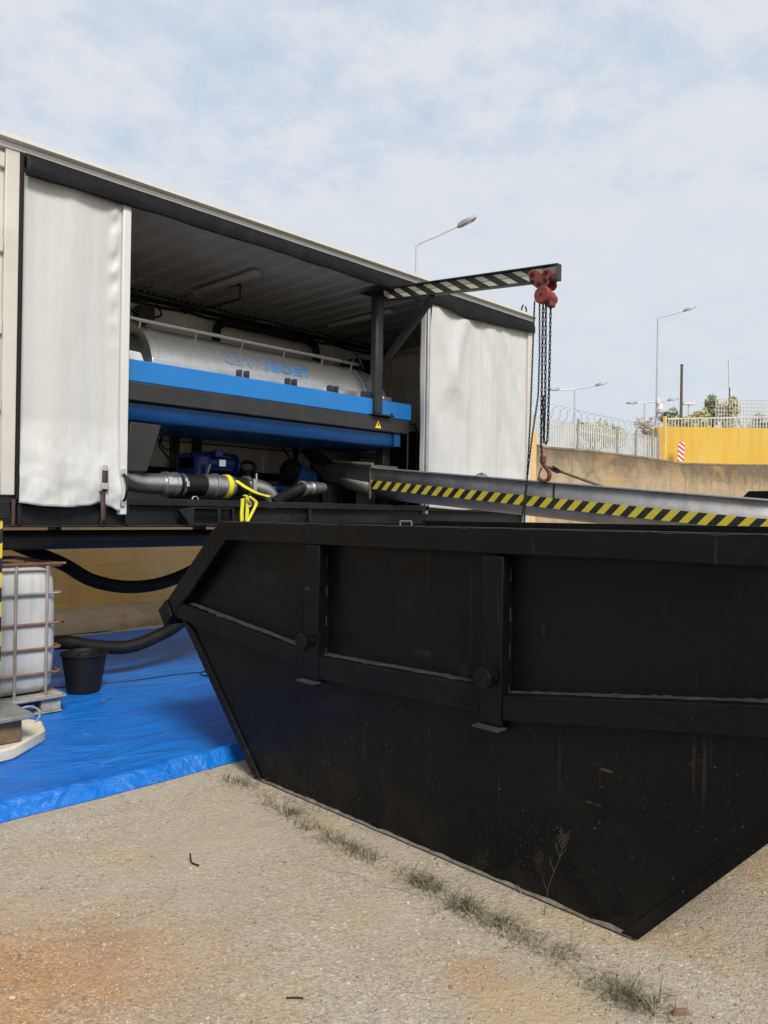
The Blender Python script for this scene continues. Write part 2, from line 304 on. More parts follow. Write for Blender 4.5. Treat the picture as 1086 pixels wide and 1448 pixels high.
def concrete_mat(name, a, bcol, stain, yellow=None, board=True):
    n = N(name); s = n.sep()
    c = n.ramp(n.noise(.5, 6, .62), (.3, a), (.7, bcol))
    c = n.mix(n.math('MULTIPLY', n.ramp(n.noise(1.1, 8, .7, .8), (.46, 0), (.74, 1)), .65), c, stain)
    if yellow: c = n.mix(n.math('MULTIPLY', n.ramp(n.noise(.45, 6, .6, vec=n.map(loc=(4, 1, 2))), (.38, 0), (.6, 1)), .75), c, yellow)
    st = n.ramp(n.noise(3, 5, .6, vec=n.map((1, 1, .07))), (.5, 0), (.75, 1)); c = n.mix(n.math('MULTIPLY', st, .4), c, tuple(x*.6 for x in a))
    topd = n.ramp(n.math('MULTIPLY', n.math('ADD', s[2], n.math('MULTIPLY', n.noise(.9, 8, .72, .7), 1.5)), .2), (.69, 0), (.80, 1))
    if board and not yellow: c = n.mix(n.math('MULTIPLY', topd, .8), c, (.10, .078, .055)); sm = n.ramp(n.noise(1.3, 9, .72, 1.2, vec=n.map((1, 1, 1.6), (0, 0, 0), (3, 1, 5))), (.52, 0), (.64, 1)); c = n.mix(n.math('MULTIPLY', sm, .5), c, (.17, .13, .09)); so_ = n.ramp(n.noise(.8, 6, .6, .6, vec=n.map(loc=(9, 1, 2))), (.5, 0), (.68, 1)); c = n.mix(n.math('MULTIPLY', so_, .45), c, (.52, .32, .12))
    h = n.noise(14, 6, .65)
    if board:
        br = n.math('FRACT', n.math('MULTIPLY', s[2], 6.2)); bl = n.ramp(br, (.0, 1), (.05, 0)); c = n.mix(n.math('MULTIPLY', bl, .22), c, (.16, .12, .08))
        h = n.math('SUBTRACT', h, n.math('MULTIPLY', bl, .5))
    dk = n.math('MULTIPLY', n.ramp(n.voro(2.6), (.03, 1), (.06, 0)), n.ramp(n.noise(2, 3), (.5, 0), (.56, 1))); c = n.mix(dk, c, (.05, .04, .03))
    n.inp(Base_Color=c, Roughness=.88, Specular_IOR_Level=.2); n.normal(n.bump(h, .35, .03)); return n.m
M_CONC = concrete_mat('board_marked_concrete', (.40, .30, .185), (.47, .375, .25), (.25, .19, .125))
M_CONCY = concrete_mat('faded_yellow_concrete', (.66, .49, .27), (.72, .56, .33), (.44, .33, .20), (.70, .42, .10))
M_YWALL = concrete_mat('yellow_painted_concrete', (.64, .40, .06), (.70, .46, .085), (.58, .42, .17), None, False)
def stainband():
    n = N('dark_weathered_coping'); c = n.ramp(n.noise(2.2, 8, .7, .6), (.35, (.13, .105, .08)), (.68, (.32, .25, .17)))
    n.inp(Base_Color=c, Roughness=.9); n.normal(n.bump(n.noise(20, 5), .4, .03)); return n.m
M_COPE = stainband()

def leaf_mat(name, a, b):
    n = N(name); oi = n.t.nodes.new('ShaderNodeNewGeometry')
    c = n.ramp(oi.outputs['Random Per Island'], (.0, a), (1.0, b)); n.inp(Base_Color=c, Roughness=.6, Specular_IOR_Level=.3); return n.m
M_LEAFY = leaf_mat('olive_yellow_leaves', (.34, .31, .14), (.64, .55, .28))
M_LEAFG = leaf_mat('dull_green_leaves', (.22, .25, .15), (.46, .46, .29))
M_LEAFB = leaf_mat('brownish_leaves', (.34, .27, .21), (.58, .47, .37))
M_BARK = mat('bark', (.085, .065, .05), .9, 0, .3, 8)
def grass_mat():
    n = N('dry_grass_blades'); gi = n.t.nodes.new('ShaderNodeNewGeometry')
    c = n.ramp(gi.outputs['Random Per Island'], (.0, (.045, .065, .018)), (.5, (.085, .10, .032)), (.75, (.21, .175, .095)), (1.0, (.36, .30, .20)))
    n.inp(Base_Color=c, Roughness=.65); return n.m
M_GRASS = grass_mat()
def stone_mat():
    n = N('loose_grit'); gi = n.t.nodes.new('ShaderNodeNewGeometry')
    c = n.ramp(gi.outputs['Random Per Island'], (.0, (.17, .14, .11)), (.4, (.33, .275, .215)), (.75, (.43, .375, .31)), (.95, (.52, .475, .42)), (1.0, (.16, .10, .075)))
    n.inp(Base_Color=c, Roughness=.85); return n.m
M_STONE = stone_mat()

# ---------------------------------------------------------------- mesh builder
class MB:
    def __init__(s): s.v = []; s.f = []
    def add(s, vs, fs):
        o = len(s.v); s.v += [Vector(p) for p in vs]; s.f += [tuple(i+o for i in f) for f in fs]; return s
    def hexa(s, p):   # 8 points: bottom 0-3, top 4-7
        return s.add(p, [(3, 2, 1, 0), (4, 5, 6, 7), (0, 1, 5, 4), (1, 2, 6, 5), (2, 3, 7, 6), (3, 0, 4, 7)])
    def box(s, x0, x1, y0, y1, z0, z1):
        return s.hexa([(x0, y0, z0), (x1, y0, z0), (x1, y1, z0), (x0, y1, z0), (x0, y0, z1), (x1, y0, z1), (x1, y1, z1), (x0, y1, z1)])
    def beam(s, a, b, w, h, up=(0, 0, 1)):   # box section from a to b
        a, b = Vector(a), Vector(b); d = (b-a).normalized(); u = Vector(up); sd = d.cross(u).normalized(); u = sd.cross(d)
        q = [sd*(i*w/2) + u*(j*h/2) for i, j in ((-1, -1), (1, -1), (1, 1), (-1, 1))]
        return s.hexa([a+q[0], a+q[1], b+q[1], b+q[0], a+q[3], a+q[2], b+q[2], b+q[3]])
    def prism(s, poly, ax, a, b):   # 2D polygon extruded along axis ax from a to b
        def P(u, v, t): return {0: (t, u, v), 1: (u, t, v), 2: (u, v, t)}[ax]
        n = len(poly); vs = [P(u, v, a) for u, v in poly] + [P(u, v, b) for u, v in poly]
        return s.add(vs, [tuple(range(n-1, -1, -1)), tuple(range(n, 2*n))] + [(i, (i+1) % n, n+(i+1) % n, n+i) for i in range(n)])
    def tube(s, path, r, n=10, closed=False, cap=True):
        P = [Vector(p) for p in path]; L = len(P); rad = r if isinstance(r, (list, tuple)) else [r]*L
        t0 = (P[1]-P[0]).normalized(); ref = Vector((0, 0, 1)) if abs(t0.z) < .9 else Vector((1, 0, 0)); nn = t0.cross(ref).normalized()
        vs = []
        for i in range(L):
            if closed: t = (P[(i+1) % L]-P[i-1]).normalized()
            else: t = (P[min(i+1, L-1)]-P[max(i-1, 0)]).normalized()
            nn = (nn - t*nn.dot(t)); nn = nn.normalized() if nn.length > 1e-6 else t.orthogonal().normalized(); bb = t.cross(nn)
            for k in range(n):
                a = 2*math.pi*k/n; vs.append(P[i] + (nn*math.cos(a)+bb*math.sin(a))*rad[i])
        fs = []
        for i in range(L if closed else L-1):
            j = (i+1) % L
            for k in range(n): fs.append((i*n+k, i*n+(k+1) % n, j*n+(k+1) % n, j*n+k))
        if cap and not closed: fs += [tuple(range(n-1, -1, -1)), tuple(range((L-1)*n, L*n))]
        return s.add(vs, fs)
    def lathe(s, prof, c, ax, n=24, cap=True):   # prof: (distance along axis, radius)
        c = Vector(c); d = Vector(ax).normalized(); u = d.orthogonal().normalized(); v = d.cross(u); vs = []
        for t, r in prof:
            for k in range(n):
                a = 2*math.pi*k/n; vs.append(c + d*t + (u*math.cos(a)+v*math.sin(a))*r)
        fs = [(i*n+k, i*n+(k+1) % n, (i+1)*n+(k+1) % n, (i+1)*n+k) for i in range(len(prof)-1) for k in range(n)]
        if cap: fs += [tuple(range(n-1, -1, -1)), tuple(range((len(prof)-1)*n, len(prof)*n))]
        return s.add(vs, fs)
    def cyl(s, a, b, r, n=20):
        a, b = Vector(a), Vector(b); return s.lathe([(0, r), ((b-a).length, r)], a, b-a, n)
    def grid(s, fn, nu, nv):
        vs = [fn(i/nu, j/nv) for i in range(nu+1) for j in range(nv+1)]
        return s.add(vs, [(i*(nv+1)+j, (i+1)*(nv+1)+j, (i+1)*(nv+1)+j+1, i*(nv+1)+j+1) for i in range(nu) for j in range(nv)])
    def chain(s, path, pitch, wire, width=None):
        P = [Vector(p) for p in path]; width = width or pitch*.42; acc = []
        for a, b in zip(P, P[1:]):
            L = (b-a).length; k = max(1, round(L/pitch)); acc += [(a.lerp(b, (i+.5)/k), (b-a).normalized(), L/k) for i in range(k)]
        for i, (c, d, p) in enumerate(acc):
            u = d.orthogonal().normalized(); v = d.cross(u); a = R(45 + 90*(i % 2)); w = u*math.cos(a)+v*math.sin(a); hl = p*.5+wire*1.0; ring = []
            for q in range(10):
                t = 2*math.pi*q/10; x = math.cos(t); y = math.sin(t)
                ring.append(c + d*((hl-width*.5)*(1 if x > 0.01 else -1 if x < -.01 else 0) + x*width*.5) + w*y*width*.5)
            s.tube(ring, wire, 5, True)
        return s

def build(name, mb, material, parent=None, loc=(0, 0, 0), bevel=0.0, smooth=True, solid=0.0, angle=35, label=None):
    loc = Vector(loc); me = bpy.data.meshes.new(name)
    me.from_pydata([tuple(p-loc) for p in mb.v], [], mb.f)
    bm = bmesh.new(); bm.from_mesh(me); bmesh.ops.recalc_face_normals(bm, faces=bm.faces); bm.to_mesh(me); bm.free()
    me.materials.append(material); o = bpy.data.objects.new(name, me); COL.objects.link(o)
    if smooth: me.shade_smooth(); me.set_sharp_from_angle(angle=R(angle))
    if bevel:
        b = o.modifiers.new('bevel', 'BEVEL'); b.width = bevel; b.segments = 2; b.limit_method = 'ANGLE'; b.angle_limit = R(40); b.harden_normals = False
    if solid:
        q = o.modifiers.new('thickness', 'SOLIDIFY'); q.thickness = solid; q.offset = 0
    if parent is not None: o.parent = parent
    else: o.location = loc
    if label: o['label'] = label
    return o
def tag(o, label=None, cat=None, group=None, kind=None):
    for k, v in (('label', label), ('category', cat), ('group', group), ('kind', kind)):
        if v: o[k] = v
    return o
class Thing:
    def __init__(s, name, label, cat, loc=(0, 0, 0), group=None):
        s.o = bpy.data.objects.new(name, None); s.o.empty_display_size = .2; COL.objects.link(s.o); s.loc = Vector(loc); s.o.location = loc; tag(s.o, label, cat, group)
    def part(s, name, mb, material, parent=None, **k): return build(name, mb, material, parent or s.o, s.loc, **k)
def copy_tree(o, parent=None):
    c = o.copy(); COL.objects.link(c)
    if parent: c.parent = parent
    for ch in [x for x in bpy.data.objects if x.parent == o]: copy_tree(ch, c)
    return c
def single(name, mb, material, label, cat, loc, group=None, kind=None, **k): return tag(build(name, mb, material, None, loc, **k), label, cat, group, kind)
def bez(pts, n=8):   # Catmull-Rom through points
    P = [Vector(p) for p in pts]; P = [P[0]*2-P[1]] + P + [P[-1]*2-P[-2]]; out = []
    for i in range(1, len(P)-2):
        a, b, c, d = P[i-1:i+3]
        for k in range(n):
            t = k/n; out.append(.5*((2*b)+(c-a)*t+(2*a-5*b+4*c-d)*t*t+(3*b-a-3*c+d)*t**3))
    return out+[P[-2]]
def fbm(x, y, z=0.0, o=4):
    return mnoise.fractal(Vector((x, y, z)), 1.0, 2.0, o)

# ================================================================ SETTING
def gfn(u, v): return (-120+u*520, -120+v*520, 0)
tag(build('ground', MB().grid(gfn, 4, 4), M_GROUND, smooth=False), kind='structure')
up = MB().box(-20, 140, 10.75, 140, 1.0, 3.08); tag(build('upper_ground', up, M_GROUND, smooth=False), kind='structure')

# retaining walls behind the container (line Y = 10.4)
WT = [(15.75, 3.31), (16.2, 3.29), (18, 3.34), (21, 3.37), (24, 3.345), (27, 3.48), (32, 3.74), (40, 3.9)]
t = Thing('retaining_wall', 'stained tan concrete retaining wall with wavy top behind the chute', 'wall', (24, 10.4, 0))
poly = [(15.75, 0)] + [(40, 0)] + list(reversed(WT))
t.part('wall_face', MB().prism(poly, 1, 10.4, 10.75), M_CONC, smooth=False)
cope = [(x, z-.16-.05*math.sin(x*1.7)) for x, z in WT]; cp = MB()
cp.prism([(x, z+.015) for x, z in WT] + list(reversed([(x, z-.035) for x, z in WT])), 1, 10.385, 10.77); t.part('coping', cp, M_COPE, smooth=False)
for x in (17.35, 24.2, 30.5): t.part('joint', MB().box(x, x+.02, 10.392, 10.399, .2, 3.3), M_COPE, smooth=False)
t = Thing('yellowed_concrete_wall', 'faded yellow concrete wall standing behind and below the white container', 'wall', (4, 10.4, 0))
t.part('wall_face', MB().box(-6, 15.74, 10.4, 10.8, 0, 3.58), M_CONCY, smooth=False)
def kerbf(u, v):
    x = -6+u*21.7; a = v*math.pi/2; r = .25+.05*fbm(x*.9, 2)
    return (x, 10.4-.8*math.sin(a)*(.9+.2*fbm(x, 5)), max(-.02, r*math.cos(a)+.05*fbm(x*2.1, v*3)))
t.part('footing', MB().grid(kerbf, 60, 8), M_CONC)

# ================================================================ WHITE CURTAIN-SIDED CONTAINER
XL, XR, YF, YB, ZF, ZC = 2.13, 8.70, 5.90, 8.34, 1.62, 4.12
C = Thing('curtain_container', 'long white curtain-sided container standing on black chassis with its side pulled open', 'container', (4.5, 7.1, 1.45))
C.part('roof', MB().box(.2, 8.74, 5.80, 8.45, 4.235, 4.285), M_ROOFEDGE, bevel=.012)
b = MB().box(.2, 8.72, 5.835, 5.90, 4.19, 4.2345).box(.2, 8.72, 5.785, 5.80, 4.24, 4.262); C.part('roof_rail', b, M_WHITE, bevel=.004)
cl = MB()
def ceilf(u, v):
    x = .3+u*8.4; y = YF+.03+v*(YB-YF-.03); q = (x % .26)/.26; z = ZC + (.014 if .25 < q < .75 else 0) + .006*fbm(x*2, y*2)
    return (x, y, z)
cl.grid(ceilf, 260, 6); C.part('ceiling', cl, M_CEIL, smooth=False)
bw = MB().box(.2, 8.66, YB, YB+.05, ZF, ZC+.1)
x = .3
while x < 8.5: bw.box(x, x+.09, YB-.022, YB-.001, ZF, ZC+.05); x += 1.17
C.part('back_wall', bw, M_INWALL, bevel=.006)
ew = MB()
def endf(u, v):
    y = YF+.12+u*(YB-YF-.12); q = (y % .24)/.24; return (8.60-(.03 if .3 < q < .7 else 0), y, ZF+v*(ZC-ZF))
ew.grid(endf, 120, 2); ew.box(8.605, 8.70, YF+.1, YB+.05, ZF, 4.23); C.part('end_wall', ew, M_INWALL, smooth=False)
C.part('floor', MB().box(.2, 8.7, YF+.05, YB+.05, ZF-.08, ZF), M_BLACK)
cr = MB().box(8.62, 8.72, 5.845, 5.99, 1.46, 4.19); C.part('corner_post', cr, M_CREAM, bevel=.006)
eye = MB().tube([PY(741, 447, 5.9) + Vector((.055*math.sin(a), 0, .075-.055*math.cos(a)*1.3)) for a in [i*math.pi/7-.15 for i in range(-6, 7)]], .011, 8)
C.part('lifting_eye', eye, M_DARK)
# ribbed cream side panel at the left edge
sp = MB().box(.2, 2.0, 5.885, 5.93, 1.70, 4.185); sp2 = MB().box(2.0, 2.098, 5.845, 5.92, 1.69, 4.19)
SPO = C.part('side_panel', sp, M_CREAM, bevel=.004); C.part('panel_stile', sp2, M_CREAM, bevel=.006)
for z in (4.10, 3.49, 2.90, 2.34, 1.80): C.part('panel_rail', MB().box(.2, 1.999, 5.852, 5.884, z-.055, z+.055), M_CREAM, bevel=.01)
C.part('seal_strip', MB().box(2.099, 2.128, 5.838, 5.93, 1.66, 4.19), M_RUBBER, bevel=.004)

def curtain(x0, x1, ztop, hem, wr, nu=90, nv=110):
    def f(u, v):
        x = x0+u*(x1-x0); zb = hem(x); z = ztop(x)+(zb-ztop(x))*v
        return (x, YF+wr(u, v, x, z), z)
    return MB().grid(f, nu, nv)
def lerp_tab(tab):
    def f(x):
        if x <= tab[0][0]: return tab[0][1]
        for (a, p), (b, q) in zip(tab, tab[1:]):
            if x <= b:
                k = (x-a)/(b-a); k = k*k*(3-2*k); return p+(q-p)*k
        return tab[-1][1]
    return f
G = lambda x, c, s: math.exp(-((x-c)/s)**2)
hemL = lerp_tab([(2.13, 1.635), (2.3, 1.615), (2.5, 1.61), (2.64, 1.625), (2.75, 1.65), (2.82, 1.62), (2.90, 1.585)])
def wrL(u, v, x, z):
    y = .007*math.sin(u*9+.8)*(.4+v) + .006*fbm(x*5, z*.5, 1) + .004*fbm(x*2.2, z*2.2, 4)
    y += .015*G(u, .93, .05)*math.sin(z*26+3*fbm(x*3, z*2))*max(0, min(1, (z-2.7)/.9))       # puckers by the edge pole
    y += .016*abs(fbm(x*3.0+.1*z, z*.15, 6, 2))
    q = max(0, min(1, (2.35-z)/.6)); y += q*.035*abs(fbm(x*2.6+z*1.2, z*3.4, 2, 2))-q*.01; y += q*(.014*math.sin(x*11+z*6+3*fbm(x*2.0, z*2)) + .018*fbm(x*3.2, z*3.2, 7)); q2 = max(0, min(1, (2.3-z)/.6)); y -= .060*q2*q2*(3-2*q2)
    y += -.012*G(u, .45, .18)*(1-v)
    s = G(x, 2.76, .035)*max(0, min(1, (1.95-z)/.2)); y += .02*s
    return y-.01
CUR = C.part('curtain', curtain(2.13, 2.905, lambda x: 4.07, hemL, wrL), M_CURT, solid=.004)
C.part('edge_pole', MB().box(2.905, 2.975, 5.855, 5.905, 1.555, 4.10), M_WHITE, parent=CUR, bevel=.01)
hd = MB().tube(bez([(2.935, 5.853, 1.885), (2.938, 5.815, 1.86), (2.945, 5.795, 1.78), (2.938, 5.815, 1.69), (2.935, 5.853, 1.665)], 5), .011, 8)
C.part('handle', hd, M_RUBBER, parent=CUR)
for z in (1.90, 1.65): C.part('handle_bracket', MB().box(2.915, 2.95, 5.838, 5.854, z-.028, z+.028), M_CLAMP, parent=CUR, bevel=.003)
bk = MB().box(2.728, 2.736, 5.80, 5.842, 1.74, 1.94).box(2.784, 2.792, 5.80, 5.842, 1.74, 1.94).box(2.736, 2.784, 5.803, 5.84, 1.755, 1.805).box(2.736, 2.784, 5.81, 5.84, 1.90, 1.945)
C.part('buckle', bk, M_CLAMP, parent=CUR, bevel=.003)
ts = MB().grid(lambda u, v: (2.738+.045*u*(1-.25*v), 5.822-.006*math.sin(v*9), 1.925-v*.43+.0*u), 2, 14)
C.part('tension_strap', ts, M_STRAPB, parent=CUR, solid=.005)
hk = MB().tube(bez([(2.753, 5.85, 1.505), (2.757, 5.84, 1.47), (2.78, 5.86, 1.462), (2.80, 5.885, 1.48)], 5), .009, 6); C.part('strap_hook', hk, M_DARK, parent=CUR)
# second strap under the seal
C.part('tension_strap', MB().box(2.075, 2.10, 5.832, 5.842, 1.475, 1.66), M_STRAPB, bevel=.003)
ZT = lambda x: 4.07
def wrR(u, v, x, z):
    y = .030*math.sin(u*17+2.0*fbm(x*.8, z*.35)+.6)*(.35+.65*v)*(1-.4*v) + .014*fbm(x*2.0, z*.6, 2)
    d = (x-7.18)+(z-3.0)*.42; y += -.05*G(d, 0, .16)*max(0, min(1, (z-2.75)/.35)) if z > 2.75 else 0     # hanging V fold
    d2 = (x-6.95)-(z-3.0)*.35; y += -.035*G(d2, 0, .12)*max(0, min(1, (z-2.8)/.3))
    d3 = (x-8.45)+(z-2.3)*.5; y += .03*G(d3, 0, .10)
    d4 = (x-8.3)-(3.55-z)*.5; y += -.025*G(d4, 0, .08)*max(0, min(1, (z-2.9)/.4))
    y += .045*abs(fbm(x*1.7+.12*z, z*.10, 3, 2))-.012
    q2 = max(0, min(1, (2.2-z)/.5)); return y*(1-.6*q2) + .010*fbm(x*6, z*.5, 9) + .005*fbm(x*4, z*2.5, 9) - .015 - .04*q2
CUR2 = C.part('curtain', curtain(6.67, 8.66, ZT, lambda x: 1.665+.01*math.sin(x*5), wrR, 150, 110), M_CURT, solid=.004)
C.part('edge_pole', MB().box(6.628, 6.672, 5.865, 5.90, 1.60, 4.05), M_GALV, parent=CUR2, bevel=.008)
fl = MB().grid(lambda u, v: (6.628+.0*u+.006*math.sin(v*14)*u, 5.90+u*.09*(1-.3*v), 4.05-v*2.44), 6, 40); C.part('return_flap', fl, M_CURT, parent=CUR2, solid=.004)
# valance
VB = lerp_tab([(2.13, 4.025), (3.0, 4.037), (4.5, 4.04), (5.7, 4.03), (6.35, 3.995), (6.8, 4.01), (7.3, 3.965), (7.7, 3.985), (8.72, 4.035)])
def valf(u, v):
    x = 2.13+u*6.58; a = 4.19; bz = VB(x); z = a+(bz-a)*v
    return (x, 5.832-.018*math.sin(v*math.pi)-.012*v+.006*fbm(x*2.2, z*3)+.01*v*math.sin(x*7+fbm(x, 0)*3), z+.004*fbm(x*4, 1)*v)
C.part('valance', MB().grid(valf, 180, 8), M_VAL, solid=.005)
# chassis below
ch = MB().box(.2, 8.70, 5.865, 5.94, 1.635, 1.695); ch.box(.2, 8.66, 5.925, 5.96, 1.47, 1.634); ch.box(.2, 8.62, 5.88, 5.924, 1.455, 1.469)
C.part('chassis_rail', ch, M_BLACK, bevel=.005)
for x in (2.13, 2.78, 2.97, 4.9): C.part('rail_bracket', MB().box(x, x+.03, 5.87, 5.924, 1.47, 1.634), M_BLACK, bevel=.003)
sb = MB().prism([(3.42, 1.60), (3.56, 1.63), (3.56, 1.475), (3.52, 1.475)], 1, 5.80, 5.865)
sb.box(3.56, 3.97, 5.80, 5.862, 1.615, 1.628).box(3.56, 3.97, 5.80, 5.862, 1.475, 1.487).box(3.80, 3.83, 5.80, 5.83, 1.487, 1.615).box(3.955, 3.97, 5.80, 5.862, 1.487, 1.615)
C.part('twist_lock_box', sb, M_BLACK, bevel=.004)
C.part('tie_ring', MB().tube([(3.63+.03*math.cos(a), 5.90, 1.70+.022*math.sin(a)) for a in [i*math.pi/6 for i in range(12)]], .005, 6, True), M_GALV)
C.part('drain_pipe', MB().cyl((1.2, 6.3, 1.345), (6.4, 6.3, 1.345), .078, 28), M_DARK)
for x in (2.55, 3.9): C.part('pipe_bracket', MB().box(x, x+.05, 6.22, 6.38, 1.42, 1.55), M_BLACK, bevel=.004)
for x in (.5, 2.9, 5.3, 7.7): C.part('cross_member', MB().box(x, x+.1, 5.96, 8.3, 1.47, 1.54), M_BLACK)
# ceiling fittings: basket trays, lamps, ducts
def basket(x0, x1, y0, y1, z0, z1, pitch=.055):
    q = MB(); x = x0
    while x <= x1:
        q.tube([(x, y0, z1), (x, y0, z0), (x, y1, z0), (x, y1, z1)], .0022, 4); x += pitch
    for y, z in ((y0, z1), (y0, (z0+z1)/2), (y0, z0), ((y0+y1)/2, z0), (y1, z0), (y1, z1)): q.tube([(x0, y, z), (x1, y, z)], .0025, 4)
    return q
C.part('cable_basket', basket(3.1, 8.5, 7.55, 7.95, 3.985, 4.075, .085), M_PLATE, smooth=False)
C.part('cable_basket', basket(2.6, 7.6, 8.15, 8.30, 2.02, 2.10, .07), M_DARK, smooth=False)
C.part('cable_basket', basket(3.6, 8.2, 8.15, 8.30, 2.42, 2.48, .07), M_DARK, smooth=False)
for x in (4.72, 6.75):
    lf = MB().box(x-.05, x+.05, 6.55, 7.72, 4.045, 4.10); L = C.part('strip_lamp', lf, M_CEIL, bevel=.01)
    C.part('hanger', MB().tube([(x-.07, 7.85, 4.08), (x-.07, 7.85, 3.86), (x+.1, 7.0, 3.90), (x+.1, 7.0, 4.08)], .012, 6).tube([(x-.07, 7.85, 4.06), (x+.1, 7.0, 4.06)], .012, 6), M_BLACK, parent=L)
cb = MB()
for k, (y, z, r) in enumerate(((8.24, 4.06, .024), (8.20, 4.02, .02), (8.14, 4.075, .02), (8.26, 3.99, .016))):
    cb.tube([(2.2+i*.3, y+.008*math.sin(i*1.7+k), z+.010*math.sin(i*2.3+k*2)) for i in range(22)], r, 7)
C.part('cable_run', cb, M_RUBBER)
cb2 = MB()
for k, (y, z, r) in enumerate(((8.2, 2.06, .025), (8.17, 2.03, .03), (8.24, 2.09, .02))):
    cb2.tube([(2.6+i*.3, y+.01*math.sin(i*1.9+k), z+.008*math.sin(i*2.1+k*2)) for i in range(19)], r, 7)
C.part('cable_run', cb2, M_RUBBER)
C.part('duct', MB().tube(bez([(5.24, 8.1, 3.3), (5.24, 8.1, 3.76), (5.28, 8.1, 3.88), (5.40, 8.1, 3.93), (5.8, 8.1, 3.935), (6.4, 8.1, 3.935), (6.68, 8.1, 3.93), (6.80, 8.1, 3.88), (6.84, 8.1, 3.76), (6.84, 8.1, 3.3)], 6), .052, 14), M_RUBBER)
jb = MB().box(4.24, 4.44, 8.14, 8.28, 3.76, 3.93).cyl((4.34, 8.22, 3.3), (4.34, 8.22, 3.76), .03, 10); C.part('junction_box', jb, M_DARK, bevel=.008)
for q in ([(4.24, 8.15, 3.80), (4.12, 8.1, 3.84), (4.08, 8.15, 3.96)], [(4.44, 8.15, 3.82), (4.50, 8.1, 3.86), (4.46, 8.15, 3.98)]): C.part('cable', MB().tube(bez(q, 6), .012, 6), M_RUBBER)
for x in (4.75, 5.05): C.part('wall_column', MB().box(x, x+.1, 8.24, 8.315, ZF, 3.0), M_DARK, bevel=.004)
vp = MB()
for (x, y, r) in ((7.35, 8.1, .05), (7.5, 8.12, .04), (7.62, 8.15, .05)): vp.cyl((x, y, ZF), (x, y, 3.75), r, 12)
vp.box(7.25, 7.66, 7.7, 8.05, 2.75, 3.15).box(7.28, 7.62, 7.75, 8.05, 3.3, 3.75); C.part('pipe_manifold', vp, M_BLACK, bevel=.01)
cs = MB().box(7.9, 8.5, 6.9, 7.7, ZF, 2.75).box(8.05, 8.4, 6.75, 6.95, 2.6, 3.05); C.part('control_cabinet', cs, M_BLACK, bevel=.01)

# ================================================================ CENTRIFUGE
E = Thing('decanter_centrifuge', 'stainless steel decanter centrifuge on bright blue and black base inside the container', 'centrifuge', (4.9, 6.9, ZF))
CY, CZ, CR = 6.95, 2.86, .505
pr = [(0, CR-.03), (0, CR), (.06, CR), (.065, CR+.008), (.16, CR+.008), (.165, CR), (2.72, CR), (2.725, CR+.006), (2.80, CR+.006), (2.805, CR-.003), (2.98, CR-.012), (3.08, CR-.035), (3.14, CR-.075), (3.17, CR-.13)]
DR = E.part('drum_cover', MB().lathe(pr, (3.50, CY, CZ), (1, 0, 0), 72), M_STEEL, angle=50)
E.part('bearing_end', MB().lathe([(0, .36), (.02, .44), (.16, .45), (.165, .40), (.24, .34)], (3.26, CY, CZ), (1, 0, 0), 32), M_RUBBER)
E.part('bearing_end', MB().lathe([(0, .26), (.18, .26), (.2, .16), (.42, .14)], (6.671, CY, CZ), (1, 0, 0), 24), M_BLACK)
hs = MB().prism([(3.20, 2.86), (3.36, 2.86), (3.335, 2.93), (3.31, 2.985), (3.20, 2.99)], 1, 6.30, 6.38); E.part('bearing_block', hs, M_WHITE, bevel=.012)
ff = MB().box(3.45, 6.55, 6.36, 6.44, 2.86, 2.975); E.part('drum_flange', ff, M_STEEL, bevel=.006)
for x in (4.27, 4.86, 5.43, 5.93): 
    for d in (0, .085): E.part('bracket', MB().prism([(6.175, 2.886), (6.25, 2.886), (6.25, 2.958), (6.225, 2.965), (6.175, 2.958)], 0, x+d, x+d+.022), M_DARK)
hr = MB().tube([(3.0, 6.68, 3.372), (6.30, 6.68, 3.372)], .021, 12); HR = E.part('handrail', hr, M_PIPE)
for x in (3.5, 4.1, 4.65, 5.2, 5.75, 6.2): E.part('standoff', MB().cyl((x, 6.685, 3.36), (x, 6.71, 3.30), .008, 8), M_PIPE, parent=HR)
lv = MB().tube(bez([(6.05, 6.62, 3.38), (6.17, 6.60, 3.47), (6.29, 6.62, 3.39)], 6), .014, 6).tube(bez([(6.14, 6.62, 3.38), (6.22, 6.60, 3.44), (6.36, 6.66, 3.33)], 6), .014, 6); E.part('latch', lv, M_DARK)
# lettering wrapped on the drum
def letters(txt, x0, x1, z0, h, outline, material, name, depth):
    cu = bpy.data.curves.new('lettering', 'FONT'); cu.body = txt; cu.size = 1.0; cu.space_character = 1.02
    if outline: cu.fill_mode = 'NONE'; cu.bevel_depth = depth; cu.bevel_resolution = 0
    else: cu.offset = depth
    tmp = bpy.data.objects.new('lettering', cu); COL.objects.link(tmp); dg = bpy.context.evaluated_depsgraph_get(); dg.update()
    me = bpy.data.meshes.new_from_object(tmp.evaluated_get(dg)); bpy.data.objects.remove(tmp); bpy.data.curves.remove(cu)
    xs = [v.co.x for v in me.vertices]; ys = [v.co.y for v in me.vertices]; ax, bx, ay, by = min(xs), max(xs), min(ys), max(ys)
    for v in me.vertices:
        px = x0+(v.co.x-ax)/(bx-ax)*(x1-x0); t = (z0+(v.co.y-ay)/(by-ay)*h)/CR; r = CR+.003+(v.co.z*.02 if outline else 0)
        v.co = Vector((px, CY-math.cos(t)*r, CZ+math.sin(t)*r)) - E.loc
    me.materials.append(material); o = bpy.data.objects.new(name, me); COL.objects.link(o); o.parent = DR; return o
letters('CENTIS', 4.30, 4.86, .205, .125, True, M_TEXTL, 'lettering', .018)
letters('BOET', 4.875, 5.42, .205, .125, True, M_TEXT, 'lettering', .032)
bb = MB().box(3.0, 6.67, 6.15, 6.30, 2.695, 2.885); E.part('blue_beam', bb, M_BLUE, bevel=.008)
